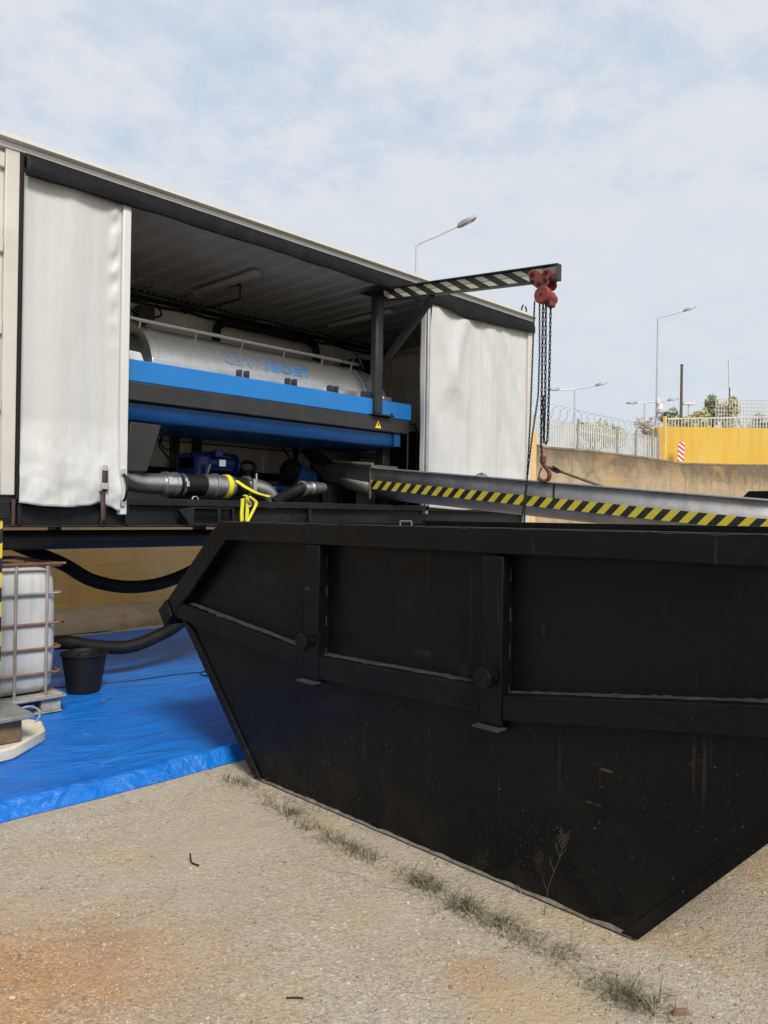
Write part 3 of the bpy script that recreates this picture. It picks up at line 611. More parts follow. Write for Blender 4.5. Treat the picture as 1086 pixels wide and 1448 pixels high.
b2 = MB().box(3.0, 6.58, 6.10, 6.25, 2.525, 2.685).box(3.0, 6.6, 7.5, 7.65, 2.525, 2.685).box(6.50, 6.58, 6.26, 7.5, 2.53, 2.68)
BB = E.part('base_beam', b2, M_DARK, bevel=.008)
ws = PY(535, 600, 6.094)
E.part('warning_sign', MB().prism([(ws.x-.045, ws.z-.042), (ws.x+.045, ws.z-.042), (ws.x, ws.z+.042)], 1, 6.0925, 6.0985), mat('yellow_warning_film', (.75, .50, .03), .4), parent=BB)
E.part('warning_mark', MB().prism([(ws.x-.004, ws.z+.018), (ws.x+.012, ws.z+.018), (ws.x+.003, ws.z+.0), (ws.x+.014, ws.z+.0), (ws.x-.006, ws.z-.030), (ws.x-.002, ws.z-.010), (ws.x-.012, ws.z-.010)], 1, 6.0895, 6.0915), M_BLACK, parent=BB)
tr = MB().prism([(6.16, 2.524), (6.165, 2.42), (6.20, 2.365), (6.93, 2.335), (7.05, 2.524)], 0, 3.05, 6.47); E.part('drip_tray', tr, M_BLUED, bevel=.015)
E.part('tray_lip', MB().box(6.37, 6.47, 6.13, 6.159, 2.37, 2.52), M_BLUED, bevel=.006)
E.part('blue_hood', MB().prism([(6.2, 2.885), (6.75, 2.885), (6.5, 2.99), (6.32, 3.05), (6.25, 3.05)], 1, 6.45, 6.9), M_BLUE, bevel=.02)
pl = MB().add([PY(185, 596, 6.2), PY(228, 601, 6.2), PY(208, 667, 6.2), PY(176, 666, 6.2)] + [PY(a, b, 6.2)+Vector((0, .7, 0)) for a, b in ((185, 596), (228, 601), (208, 667), (176, 666))],
              [(0, 1, 2, 3), (7, 6, 5, 4), (0, 4, 5, 1), (1, 5, 6, 2), (2, 6, 7, 3), (3, 7, 4, 0)])
E.part('discharge_hopper', pl, M_DARK, bevel=.006)
for a, b, c, d in ((6.36, 6.48, 6.3, 6.42), (6.36, 6.48, 7.5, 7.62), (3.2, 3.32, 7.5, 7.62), (3.0, 3.1, 6.75, 6.85)): E.part('support_leg', MB().box(a, b, c, d, ZF, 2.52), M_BLACK, bevel=.006)
E.part('solids_housing', MB().prism([(5.75, 2.33), (6.45, 2.33), (6.40, 2.17), (6.0, 2.17)], 1, 6.75, 7.1), M_BLACK, bevel=.01)
E.part('end_guard', MB().tube([(6.62, 6.16, 1.66), (6.62, 6.16, 2.66), (6.74, 6.16, 2.66), (6.78, 6.16, 2.60), (6.78, 6.16, 1.66)], .014, 6), M_BLACK)

# ================================================================ STAINLESS DISCHARGE PIPE, PUMP, MOTOR, HOSES INSIDE
P = Thing('discharge_pipe', 'stainless steel elbow pipe with zinc clamps and a black rubber sleeve under the centrifuge', 'pipe', (4.0, 6.5, ZF))
zc = 1.842; yy = 6.45
pe = MB().tube(bez([(3.17, yy, 2.10), (3.18, yy, 2.0), (3.23, yy, 1.91), (3.32, yy, 1.855), (3.44, yy, zc), (3.66, yy, zc)], 6), .093, 24); P.part('elbow', pe, M_PIPE)
P.part('clamp', MB().lathe([(0, .10), (.005, .113), (.05, .115), (.055, .104), (.10, .104), (.105, .115), (.14, .113), (.145, .10)], (3.62, yy, zc), (1, 0, 0), 28), M_CLAMP)
P.part('clamp', MB().lathe([(0, .098), (.004, .106), (.03, .106), (.034, .098)], (3.80, yy, zc), (1, 0, 0), 28).box(3.80, 3.83, yy-.125, yy-.10, zc-.02, zc+.03), M_CLAMP)
P.part('rubber_sleeve', MB().lathe([(0, .085), (.003, .099), (.30, .10), (.303, .085)], (3.775, yy, zc), (1, 0, 0), 28), M_RUBBER)
P.part('coupling', MB().lathe([(0, .095), (.004, .108), (.10, .110), (.105, .122), (.15, .122), (.155, .110), (.32, .108), (.325, .09)], (4.05, yy, zc), (1, 0, 0), 28), M_PIPE)
P.part('rubber_sleeve', MB().lathe([(0, .085), (.003, .097), (.16, .097), (.163, .085)], (4.38, yy, zc), (1, 0, 0), 28), M_RUBBER)
P.part('clamp', MB().lathe([(0, .10), (.004, .116), (.035, .118), (.04, .10)], (4.53, yy, zc), (1, 0, 0), 28).box(4.535, 4.575, yy-.15, yy-.10, zc-.06, zc+.08), M_CLAMP)
P.part('elbow', MB().tube(bez([(4.56, yy, zc), (4.66, yy, zc), (4.78, yy, zc-.03), (4.86, yy, zc-.10), (4.885, yy, zc-.20), (4.885, yy, zc-.26)], 6), .09, 24), M_PIPE)
yS = MB().lathe([(0, .111), (.0, .117), (.05, .117), (.05, .111)], (4.28, yy, zc), (1, 0, 0), 28, cap=False)
RS = Thing('ratchet_strap', 'bright yellow ratchet strap tied round the pipe and hanging over black rail', 'strap', (4.35, 6.0, 1.69))
RS.part('loop', yS, M_YSTRAP)
def ribbon(pts, w, n=6):
    q = bez(pts, n)
    def f(u, v):
        p = q[min(len(q)-1, int(round(u*(len(q)-1))))]; return (p.x+(v-.5)*w, p.y-.012*(v-.5), p.z+.01*(v-.5))
    return MB().grid(f, len(q)-1, 1)
RS.part('webbing', ribbon([(4.36, 6.35, 1.90), (4.42, 6.28, 1.84), (4.47, 6.15, 1.78), (4.50, 5.99, 1.745)], .035), M_YSTRAP, solid=.004)
p0 = [PY(a, b, 5.85) for a, b in ((345, 700), (349, 703), (350, 712), (349, 738))]; p1 = [PY(a, b, 5.84) for a, b in ((352, 702), (362, 711), (358, 722), (350, 738))]; p2 = [PY(a, b, 5.853) for a, b in ((343, 705), (343, 712), (342, 724), (342, 738))]
for q in (p0, p1, p2): RS.part('webbing', ribbon(q, .032), M_YSTRAP, solid=.004)
RS.part('hook', MB().tube(bez([PY(349, 706, 5.83), PY(355, 712, 5.82), PY(353, 717, 5.83)], 4), .008, 6), M_CLAMP)
U = Thing('navy_pump', 'dark navy pump unit behind the stainless pipe on the container floor', 'pump', (4.6, 7.2, ZF))
U.part('housing', MB().box(4.36, 4.86, 7.1, 7.45, 2.02, 2.22).box(4.36, 4.52, 7.05, 7.5, 1.80, 2.20), M_PUMP, bevel=.03)
U.part('motor', MB().lathe([(0, .10), (.02, .12), (.33, .12), (.38, .10), (.42, .06)], (4.50, 7.2, 2.12), (1, 0, 0), 24), M_PUMP)
U.part('lever', MB().beam((4.44, 7.02, 1.90), (4.47, 6.98, 2.09), .05, .02), M_CLAMP, bevel=.004)
U.part('terminal_box', MB().box(4.56, 4.66, 7.02, 7.09, 2.17, 2.25), M_PUMP, bevel=.01)
U.part('flange', MB().lathe([(0, .06), (0, .13), (.025, .13), (.025, .06)], (4.88, 7.2, 2.10), (1, 0, 0), 20), M_PUMP)
U.part('delivery_pipe', MB().cyl((4.95, 7.0, 1.86), (5.62, 7.0, 1.86), .05, 16), M_PUMP)
U.part('pipe_label', MB().box(5.18, 5.30, 6.944, 6.948, 1.84, 1.88), M_LAMP)
U.part('valve', MB().lathe([(0, .05), (.01, .09), (.03, .09), (.05, .06), (.10, .06), (.12, .09), (.14, .09), (.15, .05)], (5.0, 7.0, 1.86), (1, 0, 0), 18).cyl((5.075, 7.0, 1.90), (5.075, 7.0, 2.02), .018, 8), M_CLAMP)
U.part('base', MB().box(4.3, 5.5, 7.05, 7.5, ZF, 1.80), M_BLACK, bevel=.01)
U.part('rating_plate', MB().box(4.64, 4.72, 7.072, 7.078, 2.08, 2.15), M_CLAMP)
U.part('valve_wheel', MB().tube([(5.10+.10*math.cos(a), 7.2, 2.10+.06*math.sin(a)) for a in [i*math.pi/8 for i in range(16)]], .022, 8, True).cyl((5.1, 7.2, 1.8), (5.1, 7.2, 2.05), .04, 10), M_BLACK)
U.part('cable', MB().tube([(4.32+.08*math.cos(a), 7.6, 2.36+.10*math.sin(a)) for a in [i*math.pi/10 for i in range(20)]], .010, 6, True), M_RUBBER)
U.part('cable', MB().tube(bez([(4.26, 7.6, 2.42), (4.22, 7.6, 2.30), (4.30, 7.5, 2.14)], 6), .010, 6), M_RUBBER)
V = Thing('blue_motor', 'small blue electric motor with black fan cover beside the chute hopper', 'motor', (5.8, 7.1, ZF))
V.part('body', MB().lathe([(0, .115), (.03, .125), (.30, .125), (.34, .09)], (5.66, 7.1, 2.07), (.85, .1, -.25), 24), mat('mid_blue_motor_paint', (.012, .09, .26), .4))
V.part('fan_cover', MB().lathe([(0, .10), (.02, .14), (.10, .14), (.11, .12)], (5.57, 7.09, 2.10), (.85, .1, -.25), 24), M_BLACK)
V.part('base', MB().box(5.6, 6.0, 7.0, 7.3, ZF, 1.95), M_BLACK, bevel=.01)
V.part('cable', MB().tube(bez([(5.62, 7.1, 2.24), (5.58, 7.2, 2.36), (5.64, 7.4, 2.48)], 6), .012, 6).tube(bez([(5.72, 7.1, 2.2), (5.80, 7.2, 2.36), (5.70, 7.4, 2.5)], 6), .012, 6).tube(bez([(5.85, 7.1, 2.25), (6.0, 7.2, 2.3), (5.95, 7.4, 2.5)], 6), .012, 6).tube([(5.9, 7.35, 2.0), (5.9, 7.35, 2.5)], .03, 8), M_RUBBER)
def corrugated(path, r, pitch=.016, amp=.10, n=14):
    q = bez(path, 40); L = [0]
    for a, b in zip(q, q[1:]): L.append(L[-1]+(b-a).length)
    tot = L[-1]; k = int(tot/(pitch/2)); pts = []; rad = []; j = 0
    for i in range(k+1):
        d = tot*i/k
        while j < len(L)-2 and L[j+1] < d: j += 1
        f = (d-L[j])/max(1e-6, L[j+1]-L[j]); pts.append(q[j].lerp(q[j+1], min(1, f))); rad.append(r*(1+amp/2 if i % 2 else 1-amp/2))
    return MB().tube(pts, rad, n)
H = Thing('suction_hose', 'black ribbed hose with bright clamp joining the hopper inside the container', 'hose', (5.3, 6.5, ZF))
hp = [PY(388, 712, 6.35), PY(400, 704, 6.35), PY(415, 696, 6.35), PY(428, 690, 6.37)]
H.part('hose_body', corrugated([tuple(p) for p in hp], .062), M_RUBBER)
e0, e1 = PY(426, 691, 6.37), PY(462, 690, 6.45); dd = (e1-e0).normalized()
H.part('clamp', MB().lathe([(0, .06), (.005, .085), (.05, .085), (.055, .06)], e0, dd, 20), M_CLAMP); H.part('nozzle', MB().lathe([(0, .062), (.08, .062), (.10, .075), (.18, .07), (.32, .06)], e0+dd*.05, dd, 20), M_PIPE)

# ================================================================ SOLIDS CHUTE
XC = 6.02; K = Thing('screw_chute', 'long grey steel chute with yellow and black stripes sloping out of the container', 'chute', (6.2, 4.0, 1.7))
def zt(y): return 1.737+(y-1.966)*.0877
y0, y1 = 6.15, .6
def trough(y, off=0.0, bot=.31):
    z = zt(y); c = XC+.20; pts = [(XC, z), (XC, z-.165)]
    for i in range(1, 12):
        a = math.pi*i/12; pts.append((c-.20*math.cos(a), z-.165-(bot-.165)*math.sin(a)))
    pts += [(XC+.40, z-.165), (XC+.40, z)]; return [(x, y, zz) for x, zz in pts]
a, b_ = trough(y0, bot=.34), trough(y1, bot=.31); n_ = len(a); tm = MB().add(a+b_, [(i, i+1, n_+i+1, n_+i) for i in range(n_-1)])
K.part('trough', tm, M_CHUTE, solid=.006)
for x in (XC-.03, XC+.37): K.part('top_flange', MB().hexa([(x, y1, zt(y1)+.002), (x+.06, y1, zt(y1)+.002), (x+.06, y0, zt(y0)+.002), (x, y0, zt(y0)+.002), (x, y1, zt(y1)+.012), (x+.06, y1, zt(y1)+.012), (x+.06, y0, zt(y0)+.012), (x, y0, zt(y0)+.012)]), M_GALV, bevel=.002)
K.part('cover', MB().hexa([(XC+.03, y1, zt(y1)-.006), (XC+.37, y1, zt(y1)-.006), (XC+.37, y0, zt(y0)-.006), (XC+.03, y0, zt(y0)-.006), (XC+.03, y1, zt(y1)), (XC+.37, y1, zt(y1)), (XC+.37, y0, zt(y0)), (XC+.03, y0, zt(y0))]), M_CHUTE)
jt = MB().prism([(XC-.012, zt(3.78)-.22), (XC-.006, zt(3.78)-.22), (XC-.006, zt(3.78)), (XC-.012, zt(3.78))], 1, 3.775, 3.79); K.part('joint_flange', jt, M_RUSTED)
zs0 = 1.6+(1.943-1.6)*1.075; zs1 = 1.6+(1.855-1.6)*1.075; o0 = zt(y0)-zs0; o1 = zt(y0)-zs1
hz = MB().hexa([(XC-.009, y1, zt(y1)-o1), (XC-.004, y1, zt(y1)-o1), (XC-.004, y0-.01, zt(y0)-o1), (XC-.009, y0-.01, zt(y0)-o1), (XC-.009, y1, zt(y1)-o0), (XC-.004, y1, zt(y1)-o0), (XC-.004, y0-.01, zt(y0)-o0), (XC-.009, y0-.01, zt(y0)-o0)])
K.part('hazard_strip', hz, stripes('chute_hazard', (.62, .50, .035), (.012, .012, .012), .158, (0, 1, 1.0), .5, .22))
hq = MB(); A8 = [PX(434, 650, 6.02), PX(526, 657, 6.02), PX(527, 688, 6.02), PX(462, 682, 6.10)]; B8 = [p+Vector((d, 0, 0)) for p, d in zip(A8, (.42, .42, .40, .30))]
hq.add(A8+B8, [(0, 1, 2, 3), (7, 6, 5, 4), (0, 4, 5, 1), (1, 5, 6, 2), (2, 6, 7, 3), (3, 7, 4, 0)])
K.part('hopper', hq, M_HOP, bevel=.008)
K.part('hopper_rim', MB().beam(PX(433, 649, 5.99), PX(527, 656, 5.99), .03, .022).beam(PX(433, 649, 6.44), PX(527, 656, 6.44), .03, .022), M_PLATE, bevel=.003)
et = [(x, y, z) for x, y, z in trough(6.151, bot=.335)]; eu = [(x+.04*(1-abs(x-XC-.2)/.2)*0, 6.72, z+.03) for x, y, z in trough(6.72, bot=.30)]
tq = MB().add(et[1:-1]+eu[1:-1], [(i, i+1, len(et)-2+i+1, len(et)-2+i) for i in range(len(et)-3)]); tq.add(eu[1:-1], [tuple(range(len(eu)-2))])
K.part('trough_end', tq, M_CHUTE, solid=.006)
K.part('end_collar', MB().prism([(XC-.012, zt(6.15)-.34), (XC-.006, zt(6.15)-.34), (XC-.006, zt(6.15)), (XC-.012, zt(6.15))], 1, 6.14, 6.165), M_PLATE)
K.part('cable_knot', MB().tube([PX(a, b, 6.03) for a, b in ((668, 677), (676, 671), (681, 669), (687, 672), (694, 679))], .008, 6).tube([PX(a, b, 6.03) for a, b in ((674, 677), (681, 671), (689, 679))], .008, 6), M_PLATE)

# ================================================================ JIB CRANE
J = Thing('jib_crane', 'black jib crane with striped arm bolted to the base beam', 'crane', (6.12, 6.15, 2.69))
XA = 6.0
J.part('post', MB().box(6.025, 6.145, 6.10, 6.205, 2.705, 4.06), M_DARK, bevel=.022)
J.part('base_plate', MB().box(5.96, 6.26, 6.03, 6.28, 2.688, 2.705).cyl((5.985, 6.05, 2.705), (5.985, 6.05, 2.73), .014, 8).cyl((6.235, 6.05, 2.705), (6.235, 6.05, 2.73), .014, 8), M_BLACK, bevel=.003)
J.part('top_plate', MB().box(5.93, 6.24, 5.90, 6.28, 4.06, 4.075), M_BLACK, bevel=.004)
ya, yb = 5.96, 3.762; za, zb = 4.075, 3.868; ha, hb_ = .140, .150
def arm(x0, x1, ta, tb, ba, bb): return MB().hexa([(x0, yb, bb), (x1, yb, bb), (x1, ya, ba), (x0, ya, ba), (x0, yb, tb), (x1, yb, tb), (x1, ya, ta), (x0, ya, ta)])
ar = arm(XA-.005, XA+.005, za, zb, za-ha, zb-hb_)
def flange(t0, th):
    return arm(XA-.036, XA+.036, za-t0, zb-t0, za-t0-th, zb-t0-th)
m1 = flange(0, .012); m2 = arm(XA-.036, XA+.036, za-ha+.012, zb-hb_+.012, za-ha, zb-hb_)
for q in (m1, m2): ar.add(q.v, q.f)
AR = J.part('arm', ar, M_DARK, bevel=.002)
sl_ = (za-zb)/(ya-yb)
st = arm(XA-.0095, XA-.0055, za-.022, zb-.022, za-ha+.020, zb-hb_+.020)
zmid = za-.072-6.15*0-2.69   # strip centre height at ya in local coordinates
J.part('hazard_strip', st, stripes('arm_hazard', (.56, .52, .36), (.014, .014, .014), .192, (0, 1, -1.55), .46, .25, line=(zmid+sl_*0-sl_*(ya-6.15), -sl_)), parent=AR)
J.part('end_plate', MB().box(XA-.036, XA+.036, yb-.010, yb-.0005, zb-hb_, zb), M_DARK, parent=AR, bevel=.002)
J.part('web_plate', MB().box(XA-.014, XA-.010, yb+.004, yb+.15, zb-hb_+.016, zb-.014), M_PLATE, parent=AR, bevel=.002)
J.part('brace', MB().beam(PX(612, 418, 6.0), PX(547, 506, 6.03), .05, .05, (1, 0, 0)).beam(PX(612, 424, 5.97), PX(547, 512, 6.0), .02, .06, (1, 0, 0)), M_BLACK, bevel=.004)
J.part('bolt', MB().cyl((6.13, 6.099, 2.90), (6.13, 6.085, 2.90), .014, 10), M_CLAMP)

# ================================================================ CHAIN HOIST
HX = XA-.07
Q = Thing('chain_hoist', 'red trolley chain hoist hanging from the end of striped jib arm', 'hoist', (XA, 3.95, 3.6))
c0 = PX(765, 391, HX)
pts = [(760-14, 386), (750, 382), (757, 381), (762, 384), (766, 386), (771, 380), (778, 380), (782, 385), (779, 391), (775, 394), (776, 400), (772, 406), (760, 408), (752, 402), (748, 394)]
for s in (0, 1):
    pp = [PX(a, b, HX) for a, b in pts]; off = 0 if s == 0 else .135
    q = MB(); n = len(pp); vs_ = [p+Vector((off, 0, 0)) for p in pp] + [p+Vector((off+.012, 0, 0)) for p in pp]
    q.add(vs_, [tuple(range(n-1, -1, -1)), tuple(range(n, 2*n))] + [(i, (i+1) % n, n+(i+1) % n, n+i) for i in range(n)]); SPL = Q.part('side_plate', q, M_RED, bevel=.005)
    if s == 0:
        for a, b in ((752, 388), (752, 398), (771, 385), (770, 396), (761, 401)):
            p = PX(a, b, HX-.012); Q.part('bolt', MB().cyl(p+Vector((0, 0, 0)), p+Vector((.012, 0, 0)), .021, 14), M_HOLE, parent=SPL)
for a, b in ((753, 391), (774, 388)):
    p = PX(a, b, HX+.013); Q.part('trolley_wheel', MB().cyl(p, p+Vector((.10, 0, 0)), .036, 18), M_RED)
pd = PX(765, 416, HX-.10); 
Q.part('hand_wheel', MB().lathe([(0, .055), (.0, .072), (.012, .079), (.030, .079), (.035, .066), (.045, .066), (.05, .079), (.066, .076)], pd, (1, 0, 0), 28), M_RED, bevel=.003)
Q.part('hub_bolt', MB().cyl(pd+Vector((-.006, 0, 0)), pd+Vector((.01, 0, 0)), .012, 10), M_HOLE)
Q.part('gear_case', MB().lathe([(0, .055), (.02, .064), (.08, .064), (.10, .05), (.14, .045), (.15, .03)], pd+Vector((.07, 0, -.004)), (1, 0, -.05), 24), M_RED)
Q.part('chain_guide', MB().box(pd.x+.07, pd.x+.17, pd.y-.05, pd.y+.01, pd.z-.095, pd.z-.03), mat('dark_red_casting', (.14, .03, .022), .6), bevel=.012)
xa_ = 5.86
def ch(name, pxs, xs, pitch, wire):
    return Q.part(name, MB().chain([PX(a, b, xx) for (a, b), xx in zip(pxs, xs)], pitch, wire), M_CHAIN, smooth=False)
ch('hand_chain', [(756, 426), (750, 590), (744, 700), (741, 738)], (5.86, 5.86, 5.86, 5.86), .030, .0038)
ch('hand_chain', [(763, 428), (763, 500), (761, 560), (752, 620), (745, 680), (737, 738)], (5.88, 5.87, 5.87, 5.86, 5.86, 5.86), .030, .0038)
ch('load_chain', [(768, 430), (766, 560), (765, 625), (767, 652)], (6.0, 6.0, 6.0, 6.0), .040, .0050)
ch('load_chain', [(772, 430), (771, 560), (769, 626)], (6.02, 6.02, 6.02), .040, .0050)
ch('slack_chain', [(779, 424), (777, 520), (775, 600), (774, 623), (772, 628), (769, 622), (769, 560)], (5.97,)*7, .040, .0050)
hk = [PX(a, b, 6.0) for a, b in ((768, 650), (768, 656), (772, 661), (776, 667), (777, 674), (773, 680), (766, 680), (762, 676))]
Q.part('hook', MB().tube(bez(hk, 4), [.020, .020, .020, .020] + [.022]*22 + [.012]*3, 10) if False else MB().tube(bez(hk, 4), .019, 10).cyl(hk[0]+Vector((0, 0, .03)), hk[0]+Vector((0, 0, -.03)), .03, 12), M_RUSTHOOK)
Q.part('latch', MB().tube([PX(766, 661, 6.0), PX(763, 668, 5.99), PX(761, 678, 6.0)], .008, 6), M_RUSTHOOK)
W = Thing('wire_sling', 'dark wire rope sling stretched from the hook down to the chute', 'sling', PX(800, 665, 6.1))
W.part('rope', MB().tube([PX(769, 660, 6.02), PX(779, 661, 6.05), PX(796, 668, 6.12), PX(857, 690, 6.36)], .012, 8), M_CHAIN)
W.part('shackle', MB().tube([PX(a, b, 6.06) for a, b in ((778, 661), (782, 660), (788, 663), (795, 668), (788, 668), (781, 665))], .010, 7, True), M_CHAIN)

# ================================================================ SKIPS
def make_skip(name, label, loc):
    S = Thing(name, label, 'skip', loc); XP, XB = 2.80, 4.62; XLW = 2.757
    kl, kr = (4.66, .93), (.44, 1.0); tl, tr_ = (4.137, 1.535), (.66, 1.552); bl, brr = (3.775, .012), (1.34, .012)
    low = [brr, bl, (4.55, .83), (3.22, .69), (2.03, .70), (.62, .90), (.56, .92)]
    upp = [kr, (1.93, .70), (3.22, .69), kl, (4.137, 1.50), (.66, 1.52)]
    body = MB().prism([brr, bl, (kl[0]-.04, kl[1]-.02), (3.22, .76), (1.99, .76), (kr[0]+.06, kr[1]-.05)], 0, XLW, XLW+.008).prism([(kr[0]+.03, kr[1]-.02), (1.99, .69), (3.22, .68), (kl[0]-.02, kl[1]-.02), (tl[0]-.02, tl[1]-.02), (tr_[0]+.02, tr_[1]-.02)], 0, XP, XP+.008)
    S.part('side_panel', body, M_SKIP)
    S.part('side_panel', MB().prism([brr, bl, kl, (tl[0], tl[1]-.01), (tr_[0], tr_[1]-.01), kr], 0, XB, XB+.008), M_SKIP)
    def slab(p, q, t, x0, x1):   # sloped plate across X, thickness t inwards
        d = Vector((q[0]-p[0], q[1]-p[1])); nrm = Vector((-d.y, d.x)).normalized()*t
        return MB().prism([p, q, (q[0]+nrm.x, q[1]+nrm.y), (p[0]+nrm.x, p[1]+nrm.y)], 0, x0, x1)
    e1 = slab(bl, kl, .008, XLW+.009, XB-.001); e2 = slab(kl, (tl[0], tl[1]-.02), .008, XP+.009, XB-.001)
    for q in (e2,): e1.add(q.v, q.f)
    S.part('end_plate', e1, M_SKIP); e3 = slab(kr, brr, .008, XLW+.009, XB-.001); e4 = slab((tr_[0], tr_[1]-.02), kr, .008, XP+.009, XB-.001); e3.add(e4.v, e4.f); S.part('end_plate', e3, M_SKIP)
    S.part('floor', MB().box(XLW+.01, XB-.002, brr[0]+.01, bl[0]-.01, .014, .026), M_SKIP)
    rim = MB()
    for x0, x1 in ((2.715, 2.799), (XB+.009, XB+.085)):
        k_ = 0 if x0 < 3 else .012
        rim.prism([(tl[0]-.01, tl[1]-.115), (tl[0]+.0, tl[1]+k_), (tr_[0], tr_[1]+k_), (tr_[0]+.01, tr_[1]-.108)], 0, x0, x1)
    rim.beam((2.80, tl[0]-.03, tl[1]-.055), (XB, tl[0]-.03, tl[1]-.055), .06, .10).beam((2.80, tr_[0]+.03, tr_[1]-.055), (XB, tr_[0]+.03, tr_[1]-.055), .06, .10)
    RM = S.part('rim', rim, M_SKIP, bevel=.003)
    for x0, x1 in ((2.718, 2.799), (XB+.009, XB+.082)):
        sl = MB(); sl.prism([(4.139, 1.534), (4.845, .905), (4.755, .812), (4.70, .87), (4.47, 1.05), (4.055, 1.425)], 0, x0, x1)
        S.part('corner_frame', sl, M_SKIP, bevel=.006)
        S.part('corner_frame', MB().prism([(.658, 1.551), (.40, 1.03), (.50, .95), (.76, 1.43)], 0, x0, x1), M_SKIP, bevel=.006)
    S.part('knuckle_cap', MB().prism([(4.85, .905), (4.765, .80), (4.67, .88), (4.745, .99)], 0, 2.704, 2.7175), M_SKIP, bevel=.005)
    S.part('knuckle_bar', MB().beam((2.80, 4.79, .86), (XB, 4.79, .86), .09, .09), M_SKIP, bevel=.006)
    def rail(pa, pb, ha, hb, x0=2.722, x1=2.799): return MB().prism([(pa[0], pa[1]), (pb[0], pb[1]), (pb[0], pb[1]-hb), (pa[0], pa[1]-ha)], 0, x0, x1)
    segs = [((4.70, .99), (3.289, .832), .108, .10), ((3.165, .822), (2.073, .845), .125, .12), ((1.954, .826), (.52, 1.035), .112, .112)]
    for a_, b__, h1, h2 in segs:
        RL = S.part('belt_rail', rail(a_, b__, h1, h2), M_SKIP, bevel=.006)
        dm = MB(); L = abs(a_[0]-b__[0]); k = int(L/.012)
        def df(u, v, a_=a_, b__=b__): 
            y = a_[0]+(b__[0]-a_[0])*u; z = a_[1]+(b__[1]-a_[1])*u
            w_ = (.022 if y < 1.96 else .034)+.030*abs(fbm(y*9, 3))+.022*max(0, fbm(y*3, 8)); return (2.799-w_*(1-v)-.0*v, y, z+.0015+.012*v*(.4+.6*abs(fbm(y*14, v*2))))
        S.part('dust_ridge', dm.grid(df, k, 3), M_RUSTED, parent=RL)
    for y0_, y1_ in ((3.167, 3.287), (1.956, 2.071)):
        PO = S.part('post', MB().box(2.7165, 2.799, y0_, y1_, .685, 1.424), M_SKIP, bevel=.006)
        S.part('foot_plate', MB().box(2.675, 2.7565, y0_-.012, y1_+.008, .674, .684), M_RUSTED, parent=PO, bevel=.002)
        yc = (y0_+y1_)/2-.07 if y0_ > 3 else (y0_+y1_)/2-.055
        yc = (y0_+y1_)/2
        S.part('lifting_pin', MB().lathe([(0, .032), (.055, .032), (.056, .047), (.075, .048), (.08, .042)], (2.7155, yc-.012, .90), (-1, 0, 0), 22), M_SKIP, parent=PO)
        for z in (.80, .98, 1.14, 1.31): S.part('weld_mark', MB().box(2.772, 2.776, y0_-.003, y0_-.0005, z, z+.06), M_RUSTED, parent=PO)
    S.part('end_flange', MB().prism([(4.63, .895), (3.765, .012), (3.69, .012), (4.46, .81)], 0, 2.742, 2.756), M_SKIP, bevel=.003)
    S.part('end_flange', MB().prism([(.46, .985), (1.335, .012), (1.405, .012), (.56, .93)], 0, 2.745, 2.756), M_SKIP, bevel=.003)
    S.part('worn_edge', MB().grid(lambda u, v: (2.7555-.010*(1-v)-.004*fbm(u*22, 2), 1.36+u*2.38, .010+max(.002, .009+.010*fbm(u*16, 1))*v), 160, 1), M_WORN)
    return S, RM
S, RM = make_skip('waste_skip', 'large black steel skip in the foreground with ribs and lifting pins', (3.7, 2.56, 0))
# rim line: patchy wear plus the lit bevel's highlight painted in as colour; small clip and yellow tag lying on the far rim
S.part('lit_worn_line', MB().grid(lambda u, v: (2.7135+.004*v, .75+u*3.3, 1.5515-.01615*u-(1-v)*max(.0008, .005+.007*fbm(u*26, 1)+.004*fbm(u*90, 4))+.0006), 260, 1), M_RUSTED, parent=RM)
S.part('rim_clip', MB().tube([PX(566, 744, 2.9), PX(566, 737, 2.9), PX(582, 737, 2.9), PX(582, 745, 2.9)], .004, 6), M_PLATE)
S2o = copy_tree(S.o); S2o.location = (8.35, 1.0, 0); S2o.scale = (1, 1, 1.21); S2o['label'] = 'second black skip half hidden beyond the striped chute at right edge'

# ================================================================ SUPPORT LEG, BLOCK, PAD
L = Thing('support_leg', 'container support leg with yellow and black stripes at the left edge', 'leg', (1.74, 5.3, .27))
L.part('post', MB().box(1.66, 1.806, 5.22, 5.36, .285, 1.52), stripes('leg_hazard', (.62, .47, .03), (.012, .012, .012), .19, (-.55, .3, 1), .5, .2), bevel=.006)
L.part('outrigger_arm', MB().box(1.62, 1.84, 5.20, 5.93, 1.525, 1.64), M_BLACK, bevel=.006)
L.part('foot_plate', MB().box(1.52, 1.955, 5.03, 5.48, .256, .284), M_PLATE, bevel=.006)
single('timber_block', MB().box(1.50, 1.90, 5.10, 5.46, .103, .255), M_WOOD, 'brown timber block between the leg foot and cream pad', 'block', (1.7, 5.3, .103), bevel=.008)
PDt = Thing('outrigger_pad', 'cream octagonal plastic pad on the blue tarpaulin under the timber block', 'pad', (1.75, 5.4, .02))
oc = [(2.12, 5.70), (2.19, 5.51), (2.12, 5.28), (1.82, 5.02), (1.55, 4.98), (1.36, 5.15), (1.33, 5.6), (1.55, 5.82), (1.95, 5.84)]
PDt.part('slab', MB().prism(oc, 2, .02, .10), M_PAD, bevel=.012)
rp = [PZ(25, 1006, .12), PZ(32, 1001, .16), PZ(45, 999, .17), PZ(56, 1005, .16), PZ(56, 1013, .12), PZ(49, 1023, .095)]
PDt.part('rope_handle', MB().tube(bez(rp, 5), .008, 7), M_GALV)

